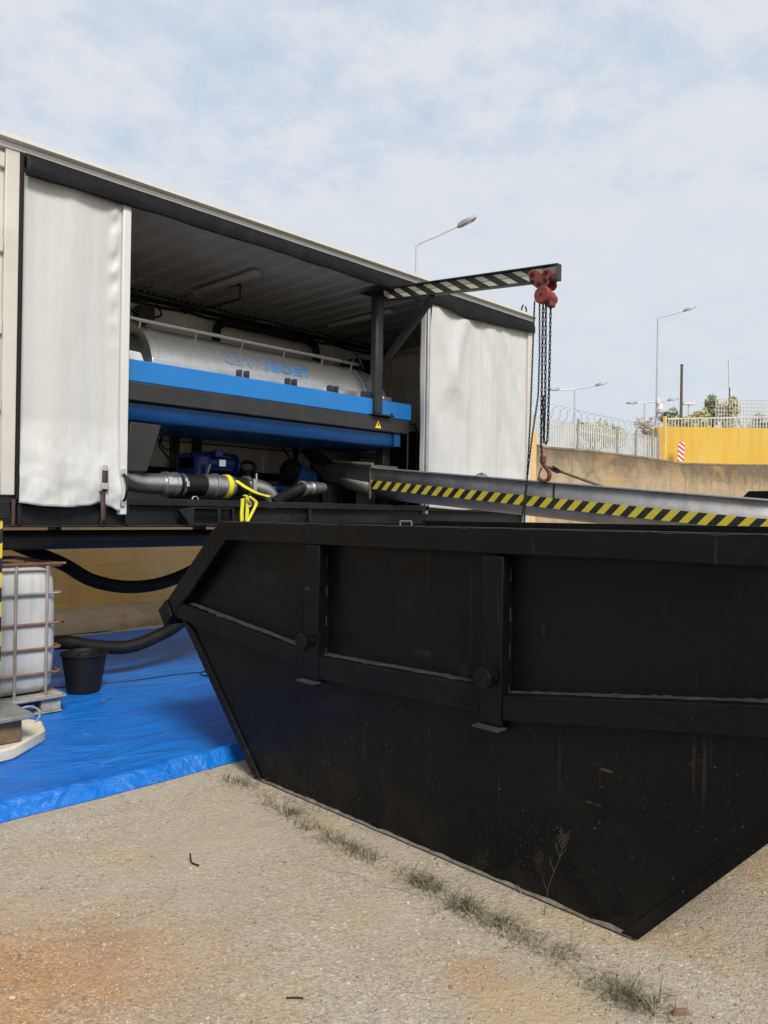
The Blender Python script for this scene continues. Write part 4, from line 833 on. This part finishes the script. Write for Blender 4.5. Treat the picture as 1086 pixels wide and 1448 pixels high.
# ================================================================ IBC TANK
T = Thing('ibc_tank', 'white plastic tank in rusty steel cage on a dirty pallet', 'tank', (2.03, 6.5, .02))
def ibc_mat():
    n = N('cloudy_white_tank_plastic'); s = n.sep()
    c = n.ramp(n.noise(2, 5, .6), (.3, (.47, .47, .455)), (.7, (.585, .585, .565)))
    k = n.math('MULTIPLY', n.ramp(n.voro(26), (.10, 1), (.2, 0)), n.ramp(n.noise(3.3, 5, .6), (.52, 0), (.66, 1)))
    c = n.mix(n.math('MULTIPLY', k, .6), c, (.22, .21, .20))
    st = n.ramp(n.noise(14, 5, .6, vec=n.map((1, 1, .06))), (.52, 0), (.72, 1)); c = n.mix(n.math('MULTIPLY', st, .6), c, (.33, .32, .30))
    gl = n.math('MULTIPLY', n.ramp(n.noise(5, 7, .7), (.42, 0), (.7, 1)), n.ramp(s[2], (.12, 1), (.42, 0))); c = n.mix(n.math('MULTIPLY', gl, .85), c, (.14, .125, .11))
    n.inp(Base_Color=c, Roughness=.45, Subsurface_Weight=.0); n.normal(n.bump(n.noise(7, 4), .2, .02)); return n.m
xx0, xx1, yy0, yy1 = 1.56, 2.49, 6.02, 6.98
def rr(x0, x1, y0, y1, r, n=6):
    out = []
    for cx_, cy_, a0 in ((x1-r, y1-r, 0), (x0+r, y1-r, 90), (x0+r, y0+r, 180), (x1-r, y0+r, 270)):
        for i in range(n+1):
            a = R(a0+90*i/n); out.append((cx_+r*math.cos(a), cy_+r*math.sin(a)))
    return out
bt = MB(); prof = [(.17, .10), (.19, .03), (.24, .0), (.5, -.012), (.85, -.012), (1.06, 0), (1.12, .025), (1.145, .10), (1.15, .3)]; rings = []
for z, ins in prof: rings.append([(x, y, z) for x, y in rr(xx0+ins, xx1-ins, yy0+ins, yy1-ins, .11)])
nn = len(rings[0]); bt.v = [Vector(p) for r_ in rings for p in r_]
bt.f = [(i*nn+k, i*nn+(k+1) % nn, (i+1)*nn+(k+1) % nn, (i+1)*nn+k) for i in range(len(rings)-1) for k in range(nn)] + [tuple(range(nn-1, -1, -1)), tuple(range((len(rings)-1)*nn, len(rings)*nn))]
T.part('bottle', bt, ibc_mat(), angle=60)
for z, mm in ((.335, M_CAGER), (.525, M_CAGER), (.715, M_CAGER), (.945, M_CAGE)):
    T.part('cage_bar', MB().tube([(x, y, z) for x, y in rr(xx0-.03, xx1+.03, yy0-.03, yy1+.03, .05, 3)], .011, 8, True), mm)
T.part('cage_top_frame', MB().tube([(x, y, 1.165) for x, y in rr(xx0-.03, xx1+.03, yy0-.03, yy1+.03, .04, 3)], .015, 8, True).box(xx0-.02, xx1+.045, yy0-.05, yy0-.025, 1.17, 1.185), M_CAGER)
for x in (1.75, 2.17, 2.40): T.part('cage_upright', MB().tube([(x, yy0-.032, .14), (x, yy0-.034, .6), (x, yy0-.032, 1.165)], .012, 8).tube([(x, yy1+.032, .14), (x, yy1+.032, 1.165)], .012, 8), M_CAGE)
for y in (6.25, 6.75): T.part('cage_upright', MB().tube([(xx1+.032, y, .14), (xx1+.032, y, 1.165)], .012, 8).tube([(xx0-.032, y, .14), (xx0-.032, y, 1.165)], .012, 8), M_CAGE)
pa = MB().box(xx0-.04, xx1+.04, yy0-.045, yy1+.045, .135, .165).box(xx0-.04, xx1+.04, yy0-.04, yy0+.06, .022, .035)
for x in (xx0-.03, 1.93, xx1-.12):
    for y in (yy0-.035, 6.43, yy1-.08): pa.box(x, x+.15, y, y+.11, .035, .1345)
T.part('pallet', pa, M_PALLET, bevel=.012)
T.part('tube_frame', MB().tube([(xx0-.04, yy0-.06, .145), (xx1+.05, yy0-.06, .145), (xx1+.06, yy0, .145), (xx1+.06, yy1, .145)], .014, 8), M_CAGE)
T.part('valve', MB().cyl((2.20, 6.08, .085), (2.33, 6.02, .085), .045, 16), mat('blue_valve_cap', (.01, .05, .25), .4))
# bucket
Bk = Thing('black_bucket', 'black rubber bucket standing on blue tarpaulin beside the white tank', 'bucket', (2.90, 6.55, .02))
Bk.part('body', MB().lathe([(.0, .13), (.006, .142), (.34, .192), (.35, .205), (.372, .205), (.375, .196), (.34, .184), (.03, .13)], (2.90, 6.55, .02), (0, 0, 1), 36), M_RUBBER)
Bk.part('handle', MB().tube(bez([(2.78, 6.42, .385), (2.80, 6.40, .42), (2.86, 6.37, .425), (2.90, 6.365, .385)], 6), .008, 6), M_RUBBER)
Bk.o.location = (2.93, 6.50, .02); Bk.o.scale = (.95, .95, .92)
# hoses below
single('drain_hose', corrugated([(2.45, 6.9, 1.30), (2.62, 6.85, 1.22), (2.865, 6.8, 1.105), (3.126, 6.8, .951), (3.47, 6.8, .87), (3.836, 6.8, .89), (4.2, 6.8, 1.01), (4.55, 6.8, 1.2)], .058, .02, .14), M_RUBBER, 'black corrugated hose sagging from above the tank, upper of the two', 'hose', (3.4, 6.8, .9))
single('drain_hose', corrugated([(2.3, 7.15, .36), (2.876, 6.85, .405), (3.135, 6.8, .35), (3.479, 6.8, .305), (3.79, 6.8, .375), (4.06, 6.8, .50), (4.4, 6.8, .8), (4.5, 6.7, 1.25)], .062, .02, .06), M_RUBBER, 'black hose curving low over the blue tarpaulin, lower of the two', 'hose', (3.4, 6.8, .3))
single('cord', MB().tube(bez([(2.75, 6.78, .03), (3.3, 6.6, .03), (3.9, 6.55, .03), (4.3, 6.4, .03), (4.22, 6.25, .03), (4.05, 6.3, .03), (4.1, 6.5, .03), (4.6, 6.7, .03)], 6), .006, 6), M_RUBBER, 'thin dark cord lying across the blue tarpaulin', 'cord', (3.9, 6.55, .03))

# ================================================================ TARPAULIN
def tf(u, v):
    x = -.6+u*6.5; y = 4.10+v*v*.2*0+v*5.3
    e = 4.10+.012*fbm(x*1.3, 2)+.008*math.sin(x*5); d = y-4.10
    z = .010+.010*abs(fbm(x*1.0+.4*y, y*1.8, 1))+.012*max(0, fbm(x*.8-y*.5, y*1.9, 5))+.003*abs(fbm(x*4, y*4, 2, 3))
    near = G(x, 2.1, .8)*G(y, 6.0, 1.0); z = z*(1-.6*near)+.004
    lip = .065*math.exp(-((d-.09)/.065)**2)*(1+.25*fbm(x*2.2, 9)) + .004*fbm(x*7, d*5, 3)*math.exp(-((d-.12)/.14)**2)
    k = min(1, d/.05); z = .004+(z+lip)*k
    y2 = y+(e-4.10)*math.exp(-d/.3)-.02*math.exp(-((d-.08)/.08)**2)
    return (x, y2, max(.004, z))
def vmap(v): return v
tg = MB(); NU, NV = 240, 200
vv = [((j/NV)**1.7) for j in range(NV+1)]
tg.add([tf(i/NU, vv[j]) for i in range(NU+1) for j in range(NV+1)], [(i*(NV+1)+j, (i+1)*(NV+1)+j, (i+1)*(NV+1)+j+1, i*(NV+1)+j+1) for i in range(NU) for j in range(NV)])
single('blue_tarpaulin', tg, M_TARP, 'creased bright blue tarpaulin spread on the ground under the tank', 'tarpaulin', (2.2, 6.5, 0), angle=80)

# ================================================================ GRASS, GRIT, TWIGS
crack = [PZ(a, b, 0) for a, b in ((305, 1098), (350, 1116), (400, 1146), (450, 1182), (540, 1222), (600, 1254), (660, 1290), (740, 1330), (800, 1356), (860, 1396), (945, 1432))]
cpath = bez(crack, 12); gm = MB(); rnd = random.Random(3)
def blade(p, ang, lean, h, w):
    d = Vector((math.cos(ang), math.sin(ang), 0)); sd = Vector((-d.y, d.x, 0))*w; q = []
    for k in range(4):
        t = k/3; c = p+d*(lean*h*t*t)+Vector((0, 0, h*(t-.35*lean*t*t))); c.z = max(c.z, .003+.004*t); ww = 1-t*.92; q += [c-sd*ww, c+sd*ww]
    gm.add(q, [(0, 1, 3, 2), (2, 3, 5, 4), (4, 5, 7, 6)])
dens = lambda px: 1
tufts = [(345, 1112, 90, .07), (330, 1104, 45, .05), (385, 1140, 60, .06), (410, 1152, 90, .06), (440, 1172, 90, .06), (470, 1188, 90, .055), (500, 1203, 80, .055), (525, 1215, 60, .05), (598, 1250, 120, .07), (610, 1258, 60, .05),
         (655, 1284, 130, .07), (668, 1290, 70, .055), (700, 1306, 80, .055), (730, 1322, 70, .05), (800, 1352, 60, .05), (880, 1410, 110, .06), (905, 1418, 90, .06), (935, 1430, 60, .045), (780, 1345, 40, .045), (845, 1392, 40, .045)]
for a, b, k, h in tufts:
    c = PZ(a, b, 0)
    for i in range(int(k*rnd.uniform(.3, .95))):
        p = c+Vector((rnd.gauss(0, .032), rnd.gauss(0, .040), .001)); blade(p, rnd.uniform(0, 6.28), rnd.uniform(.5, 2.2), h*rnd.uniform(.45, 1.6), rnd.uniform(.0010, .0030))
for i in range(650):
    p = cpath[rnd.randrange(len(cpath))]+Vector((rnd.gauss(0, .05), rnd.gauss(0, .06), .001)); blade(p, rnd.uniform(0, 6.28), rnd.uniform(1.2, 3.0), rnd.uniform(.012, .04), rnd.uniform(.0008, .0018))
for i in range(260):   # wisps at the foot of the skip
    y = rnd.uniform(1.5, 3.9); p = Vector((2.715+rnd.gauss(0, .025), y, .001)); blade(p, rnd.uniform(0, 6.28), rnd.uniform(.6, 2.4), rnd.uniform(.015, .06), rnd.uniform(.0007, .0014))
single('grass', gm, M_GRASS, None, None, (2.5, 2.4, 0), kind='stuff', smooth=False)
gs = MB(); ico = [(0, 0, 1), (.9, 0, .2), (.28, .85, .2), (-.72, .53, .2), (-.72, -.53, .2), (.28, -.85, .2), (.72, .53, -.4), (-.28, .85, -.4), (-.9, 0, -.4), (-.28, -.85, -.4), (.72, -.53, -.4), (0, 0, -.8)]
icf = [(0, 1, 2), (0, 2, 3), (0, 3, 4), (0, 4, 5), (0, 5, 1), (1, 6, 2), (2, 7, 3), (3, 8, 4), (4, 9, 5), (5, 10, 1), (6, 7, 2), (7, 8, 3), (8, 9, 4), (9, 10, 5), (10, 6, 1), (11, 7, 6), (11, 8, 7), (11, 9, 8), (11, 10, 9), (11, 6, 10)]
def pebble(x, y, s):
    a = rnd.uniform(0, 6.28); e = rnd.uniform(.55, 1.0); c, si = math.cos(a), math.sin(a); j = [rnd.uniform(.8, 1.2) for _ in ico]
    gs.add([(x+s*q*(px_*c-py_*e*si), y+s*q*(px_*si+py_*e*c), s*.28+s*q*pz_*.55) for q, (px_, py_, pz_) in zip(j, ico)], icf)
cnt = 0
while cnt < 15000:
    d = rnd.uniform(0, 1)**1.4*4.2+2.0; lat = rnd.uniform(-.56, .56)*d; p = F_*d+R_*lat
    if p.y > 4.08 and p.x < 5.9: continue
    if 2.74 < p.x < 4.7 and 1.3 < p.y < 3.8: continue
    den = fbm(p.x*1.1, p.y*1.1, 3)
    if rnd.random() > .55+.6*den: continue
    pebble(p.x, p.y, min(.011, .0021*math.exp(abs(rnd.gauss(0, .52))))); cnt += 1
single('gravel', gs, M_STONE, None, None, (2, 2.5, 0), kind='stuff', smooth=False)
c = PZ(274, 1222, .0)
single('twig', MB().tube(bez([c+Vector((.012, .05, .03)), c+Vector((-.005, .012, .012)), c+Vector((-.004, -.012, .008)), c+Vector((.004, -.035, .006))], 5), [.0035]*15+[.005], 6), M_BLACK, 'thin bent black twig lying alone on the concrete near the tarpaulin', 'twig', c)
c = PZ(417, 1412, 0); single('twig', MB().tube([c+R_*-.028+Vector((0, 0, .004)), c+Vector((0, 0, .005)), c+R_*.028+Vector((0, 0, .004))], .003, 6), M_BLACK, 'short straight dark twig lying on the concrete at bottom centre', 'twig', c)
c = PZ(962, 1434, 0); single('brick_chip', MB().hexa([c+R_*a+F_*b+Vector((0, 0, z)) for z, k in ((.001, 1), (.018, .85)) for a, b in ((-.03*k, -.012*k), (.03*k, -.004*k), (.028*k, .014*k), (-.026*k, .006*k))]), mat('brown_brick', (.22, .13, .085), .85, 0, .3, 30, .3, 90), 'small flat brown chip lying beside the grass at bottom right', 'chip', c, bevel=.002)
ws = MB(); base = PX(770, 1262, 2.66); base.z = .003
stem = bez([base, base+Vector((-.02, -.03, .13)), base+Vector((-.03, -.085, .27)), base+Vector((-.035, -.11, .37))], 6); ws.tube(stem, [.0014*(1-i/(len(stem)*1.3)) for i in range(len(stem))], 5)
for i in (5, 9, 12, 14, 15, 16, 17):
    for s in (1, -1):
        if i < 12 and s < 0: continue
        p = stem[i]; ws.tube([p, p+Vector((.005, s*.02, .03)), p+Vector((.006, s*.025, .05-(i > 13)*.02))], [.0008, .0007, .0004], 4)
single('weed_stalk', ws, mat('dry_weed', (.08, .075, .04), .7), 'tall thin weed stalk growing in front of the black skip', 'weed', base)

# ================================================================ BACKGROUND
FN = Thing('palisade_fence', 'pale palisade fence with coiled razor wire above the retaining wall', 'fence', (20, 12, 3.08))
pm = MB(); x = 14.6
while x < 25.6:
    pm.box(x, x+.075, 11.985, 12.0, 3.1, 4.37+.03*math.sin(x*.6)); x += .135
pm.box(14.6, 25.6, 12.001, 12.03, 3.5, 3.55).box(14.6, 25.6, 12.001, 12.03, 4.15, 4.2)
M_FENCE = mat('weathered_white_fence', (.56, .55, .51), .6, .1, .12, 2, 0, 1, (.35, .27, .15), .4, .8)
FN.part('pales', pm, M_FENCE, smooth=False)
for x in (15.2, 17.7, 20.28, 22.69, 23.95, 25.13, 25.6): FN.part('post', MB().box(x-.04, x+.04, 11.93, 11.983, 3.08, 4.5), M_GALV)
rz = MB().tube([(14.6+i*.022, 12.0+.22*math.cos(i*.36), 4.55+.02*math.sin(i*.013)+.22*math.sin(i*.36)) for i in range(500)], .006, 4); FN.part('razor_wire', rz, M_GALV)

DV = Vector((R_.x, R_.y, 0)); A0 = PD(930, 604, 34); A0.z = 0; B0 = A0+DV*6.4; nin = F_*.35
YW = Thing('yellow_wall', 'bright yellow painted concrete wall at right beyond the retaining wall', 'wall', A0+Vector((0, 0, 3.08)))
def slabw(a, b, z0, z1, th): return MB().hexa([(*(a)[:2], z0), (*(b)[:2], z0), (*(b+th)[:2], z0), (*(a+th)[:2], z0), (*(a)[:2], z1), (*(b)[:2], z1), (*(b+th)[:2], z1), (*(a+th)[:2], z1)])
YW.part('wall_face', slabw(A0+DV*.30, B0, 3.08, 5.63, nin), M_YWALL, smooth=False)
YW.part('end_pier', slabw(A0, A0+DV*.297, 3.08, 5.60, nin*1.3), mat('orange_painted_concrete', (.60, .33, .05), .8, 0, .1, 2), smooth=False)
RL = Thing('railing', 'pale metal railing with close bars on top of the yellow wall', 'railing', A0+Vector((0, 0, 5.63)))
rb = MB(); k = 0.55
while k < 6.3: rb.tube([A0+DV*k+nin*.5+Vector((0, 0, 5.6)), A0+DV*k+nin*.5+Vector((0, 0, 5.98+.035*k))], .022, 6); k += .145
RL.part('bars', rb, M_FENCE); RL.part('top_rail', MB().beam(A0+DV*.5+nin*.5+Vector((0, 0, 6.0)), A0+DV*6.3+nin*.5+Vector((0, 0, 6.2)), .05, .06), M_FENCE)
MF = Thing('mesh_fence', 'tall square mesh fence with slanted strut behind the yellow wall', 'fence', PD(1048, 604, 35.2))
q0, q1 = PD(1012, 604, 35.2), PD(1130, 604, 35.2); ms = MB(); k = 0
for i in range(31): p = q0.lerp(q1, i/30); ms.tube([Vector((p.x, p.y, 3.08)), Vector((p.x, p.y, 7.05))], .016, 4)
for i in range(12): z = 5.2+i*.168; ms.tube([Vector((q0.x, q0.y, z)), Vector((q1.x, q1.y, z))], .014, 4)
MF.part('mesh', ms, M_FENCE, smooth=False); MF.part('strut', MB().beam(PD(1030, 562, 35), PD(1049, 605, 35), .05, .06), mat('olive_strut_paint', (.34, .27, .11), .6))
q = PD(940, 620, 33.5); YP = Thing('yellow_post', 'thin yellow post with small cap in front of the yellow wall end', 'post', (q.x, q.y, 3.08))
YP.part('shaft', MB().box(q.x-.06, q.x+.06, q.y-.06, q.y+.06, 3.08, 6.02), M_YPOST, bevel=.01); YP.part('cap', MB().cyl((q.x, q.y, 6.02), (q.x, q.y, 6.2), .07, 10), M_DARK)
mk = [PD(a, b, 33.4) for a, b in ((958, 652), (967, 652), (969, 625), (960, 625))]
single('striped_marker', MB().add(mk+[p+F_*.05 for p in mk], [(0, 1, 2, 3), (7, 6, 5, 4), (0, 4, 5, 1), (1, 5, 6, 2), (2, 6, 7, 3), (3, 7, 4, 0)]), stripes('marker_stripes', (.55, .04, .05), (.78, .76, .73), .21, (.55, -.55, 1.0), .5, .05), 'red and white striped marker board on the yellow wall', 'marker', mk[0]-Vector((0, 0, 0)), smooth=False)
def pole(name, label, cat, px_, y0_, y1_, d, r, material, group=None):
    a, b = PD(px_, y0_, d), PD(px_, y1_, d); return Thing(name, label, cat, (a.x, a.y, 3.08), group), Vector((a.x, a.y, 3.08)), Vector((a.x, a.y, b.z))
t, a, b = pole('timber_pole', 'dark brown timber pole standing beyond the yellow wall', 'pole', 963, 600, 517, 40, .1, None)
t.part('shaft', MB().tube([a, b], [.085, .07], 10), M_BROWNPOLE); t.part('cap', MB().cyl(b, b+Vector((0, 0, .06)), .08, 10), M_DARK)
t, a, b = pole('antenna_mast', 'white stick antenna on a thin mast above the mesh fence', 'antenna', 1031, 600, 548, 38, .1, None)
t.part('mast', MB().tube([a, b], .035, 8), M_BROWNPOLE); t.part('antenna', MB().tube([b, PD(1031, 508, 38)], .05, 10), M_WHITE)
fl0 = PD(974, 571, 60); t = Thing('floodlight_mast', 'distant mast with a flat rack of white floodlights', 'mast', (fl0.x, fl0.y, 3.08))
t.part('mast', MB().tube([(fl0.x, fl0.y, 3.08), (fl0.x, fl0.y, fl0.z+.1)], .06, 8), M_LAMP); t.part('rack', MB().beam(fl0-R_*.45, fl0+R_*.45, .4, .18), M_WHITE, bevel=.03)
hd_ = MB()
for k in (-.3, 0, .3): hd_.beam(fl0+R_*(k-.08)+U_*.14, fl0+R_*(k+.08)+U_*.26, .1, .08)
t.part('floodlights', hd_, M_LAMP)

def lamp_head(p, d, s=1.0):
    d = d.normalized(); sd = d.cross(U_).normalized(); q = []
    for t_, wd, h in ((0, .12, .07), (.18, .20, .12), (.68, .21, .09), (.82, .15, .05)):
        c = p+d*t_*s; q.append([c-sd*wd*s-U_*h*s*.5, c+sd*wd*s-U_*h*s*.5, c+sd*wd*.8*s+U_*h*s, c-sd*wd*.8*s+U_*h*s])
    m_ = MB().add([v for r_ in q for v in r_], [(3, 2, 1, 0), (12, 13, 14, 15)] + [(i*4+k, i*4+(k+1) % 4, (i+1)*4+(k+1) % 4, (i+1)*4+k) for i in range(3) for k in range(4)]); return m_
M_HEAD = mat('grey_lamp_head', (.22, .22, .22), .5, .3, .1, 5); M_LENS = mat('lamp_lens', (.55, .55, .52), .25)
def street_lamp(label, d, bx, by, tips, sc_=1.0, r=.075):
    a = PD(bx, by, d); base = Vector((a.x, a.y, 3.08)); t = Thing('street_lamp', label, 'street lamp', base, 'street lamps beyond the wall')
    t.part('pole', MB().tube([base, Vector((a.x, a.y, a.z))], [r*1.35, r*.85], 12), M_LAMP); t.part('base', MB().cyl(base, base+Vector((0, 0, .5)), r*2, 12), M_LAMP)
    for tx, ty in tips:
        e = PD(tx, ty, d); A = t.part('arm', MB().tube(bez([Vector((a.x, a.y, a.z-.1)), a.lerp(e, .06)+U_*.02, a.lerp(e, .5), e], 5), r*.6, 8), M_LAMP)
        hd2 = t.part('lamp_head', lamp_head(e-(e-a).normalized()*.05, e-a, sc_), M_HEAD)
        dv = (e-a).normalized(); t.part('lens', MB().beam(e+dv*.22*sc_-U_*.045*sc_, e+dv*.55*sc_-U_*.045*sc_, .2*sc_, .012), M_LENS, parent=hd2)
street_lamp('grey street lamp rising behind the container roof', 26, 589.5, 347, [(649, 319)], .85, .05)
street_lamp('tall street lamp with white camera on its pole at the yellow wall', 35, 931, 450, [(968, 439)], .7, .055)
street_lamp('double armed street lamp just right of the hoist chains', 55, 813, 551, [(843, 545), (790, 551)], 1.0, .075)
street_lamp('double armed street lamp low behind the tall lamp pole', 60, 912, 570, [(945, 566), (900, 570)], 1.0, .075)
q = PD(928.5, 577, 34.8); t = Thing('security_camera', 'white dome security camera mounted on the tall lamp pole', 'camera', q)
t.part('bracket', MB().beam(q+U_*.32, q+R_*.16+U_*.32, .1, .25), M_WHITE, bevel=.02); t.part('dome', MB().lathe([(0, .06), (.05, .15), (.2, .18), (.3, .13), (.45, .10)], q+R_*.17-U_*.25, (0, 0, 1), 16), M_WHITE)

def foliage(c, rx, rz, n, size, seed, lumps=7):
    rnd2 = random.Random(seed); q = MB(); cs = [(Vector((rnd2.uniform(-.7, .7)*rx, rnd2.uniform(-.7, .7)*rx, rnd2.uniform(-.55, .75)*rz)), rnd2.uniform(.32, .58)) for _ in range(lumps)]
    for i in range(n):
        o, rr_ = cs[rnd2.randrange(lumps)]; v = Vector((rnd2.gauss(0, 1), rnd2.gauss(0, 1), rnd2.gauss(0, 1))).normalized()*(rnd2.random()**.4)
        p = c+o+Vector((v.x*rx*rr_, v.y*rx*rr_, v.z*rz*rr_)); a = Vector((rnd2.gauss(0, 1), rnd2.gauss(0, 1), rnd2.gauss(0, 1))).normalized(); b = a.orthogonal().normalized(); s = size*rnd2.uniform(.5, 1.2)
        q.add([p-a*s-b*s*.2, p+b*s*.5, p+a*s, p-b*s*.55], [(0, 1, 2, 3)])
    return q
def tree(label, px_, py_, d, rx, rz, n, size, material, seed, name='tree', cat='tree'):
    c = PD(px_, py_, d); t = Thing(name, label, cat, (c.x, c.y, 3.08), 'trees and bushes beyond the walls'); tk = MB()
    tk.tube([(c.x, c.y, 3.08), (c.x+.05, c.y, (3.08+c.z)/2), (c.x, c.y+.05, c.z)], [.16, .12, .07], 8)
    r3 = random.Random(seed)
    for i in range(5):
        z = 3.08+(c.z-3.08)*r3.uniform(.5, .95); tk.tube([(c.x, c.y, z), (c.x+r3.uniform(-.5, .5)*rx, c.y+r3.uniform(-.5, .5)*rx, c.z+r3.uniform(.0, .5)*rz)], [.06, .025], 6)
    t.part('trunk', tk, M_BARK); t.part('crown', foliage(c, rx, rz, n, size, seed), material, smooth=False)
tree('dark green round tree behind the railing beside the yellow post', 952, 598, 46, .85, .85, 900, .13, M_LEAFG, 11)
tree('wide yellow olive bush behind the railing right of brown pole', 989, 597, 44, 1.5, .7, 1400, .13, M_LEAFY, 12)
tree('tall grey green tree just left of the square mesh fence', 1008, 584, 45, .6, 1.1, 900, .13, M_LEAFG, 13)
tree('olive tree seen through the mesh under the white antenna', 1033, 590, 44, .75, 1.1, 900, .13, M_LEAFY, 14)
tree('green tree seen through the mesh fence at right edge', 1082, 598, 46, 1.1, .8, 1300, .13, M_LEAFG, 15)
tree('brown leafless looking bush just left of the tall lamp pole', 917, 609, 52, .9, .95, 900, .12, M_LEAFB, 16, 'bush', 'bush')
tree('pale yellow bush showing through the palisade fence', 842, 624, 36, 1.3, .9, 1800, .11, M_LEAFY, 17, 'bush', 'bush')
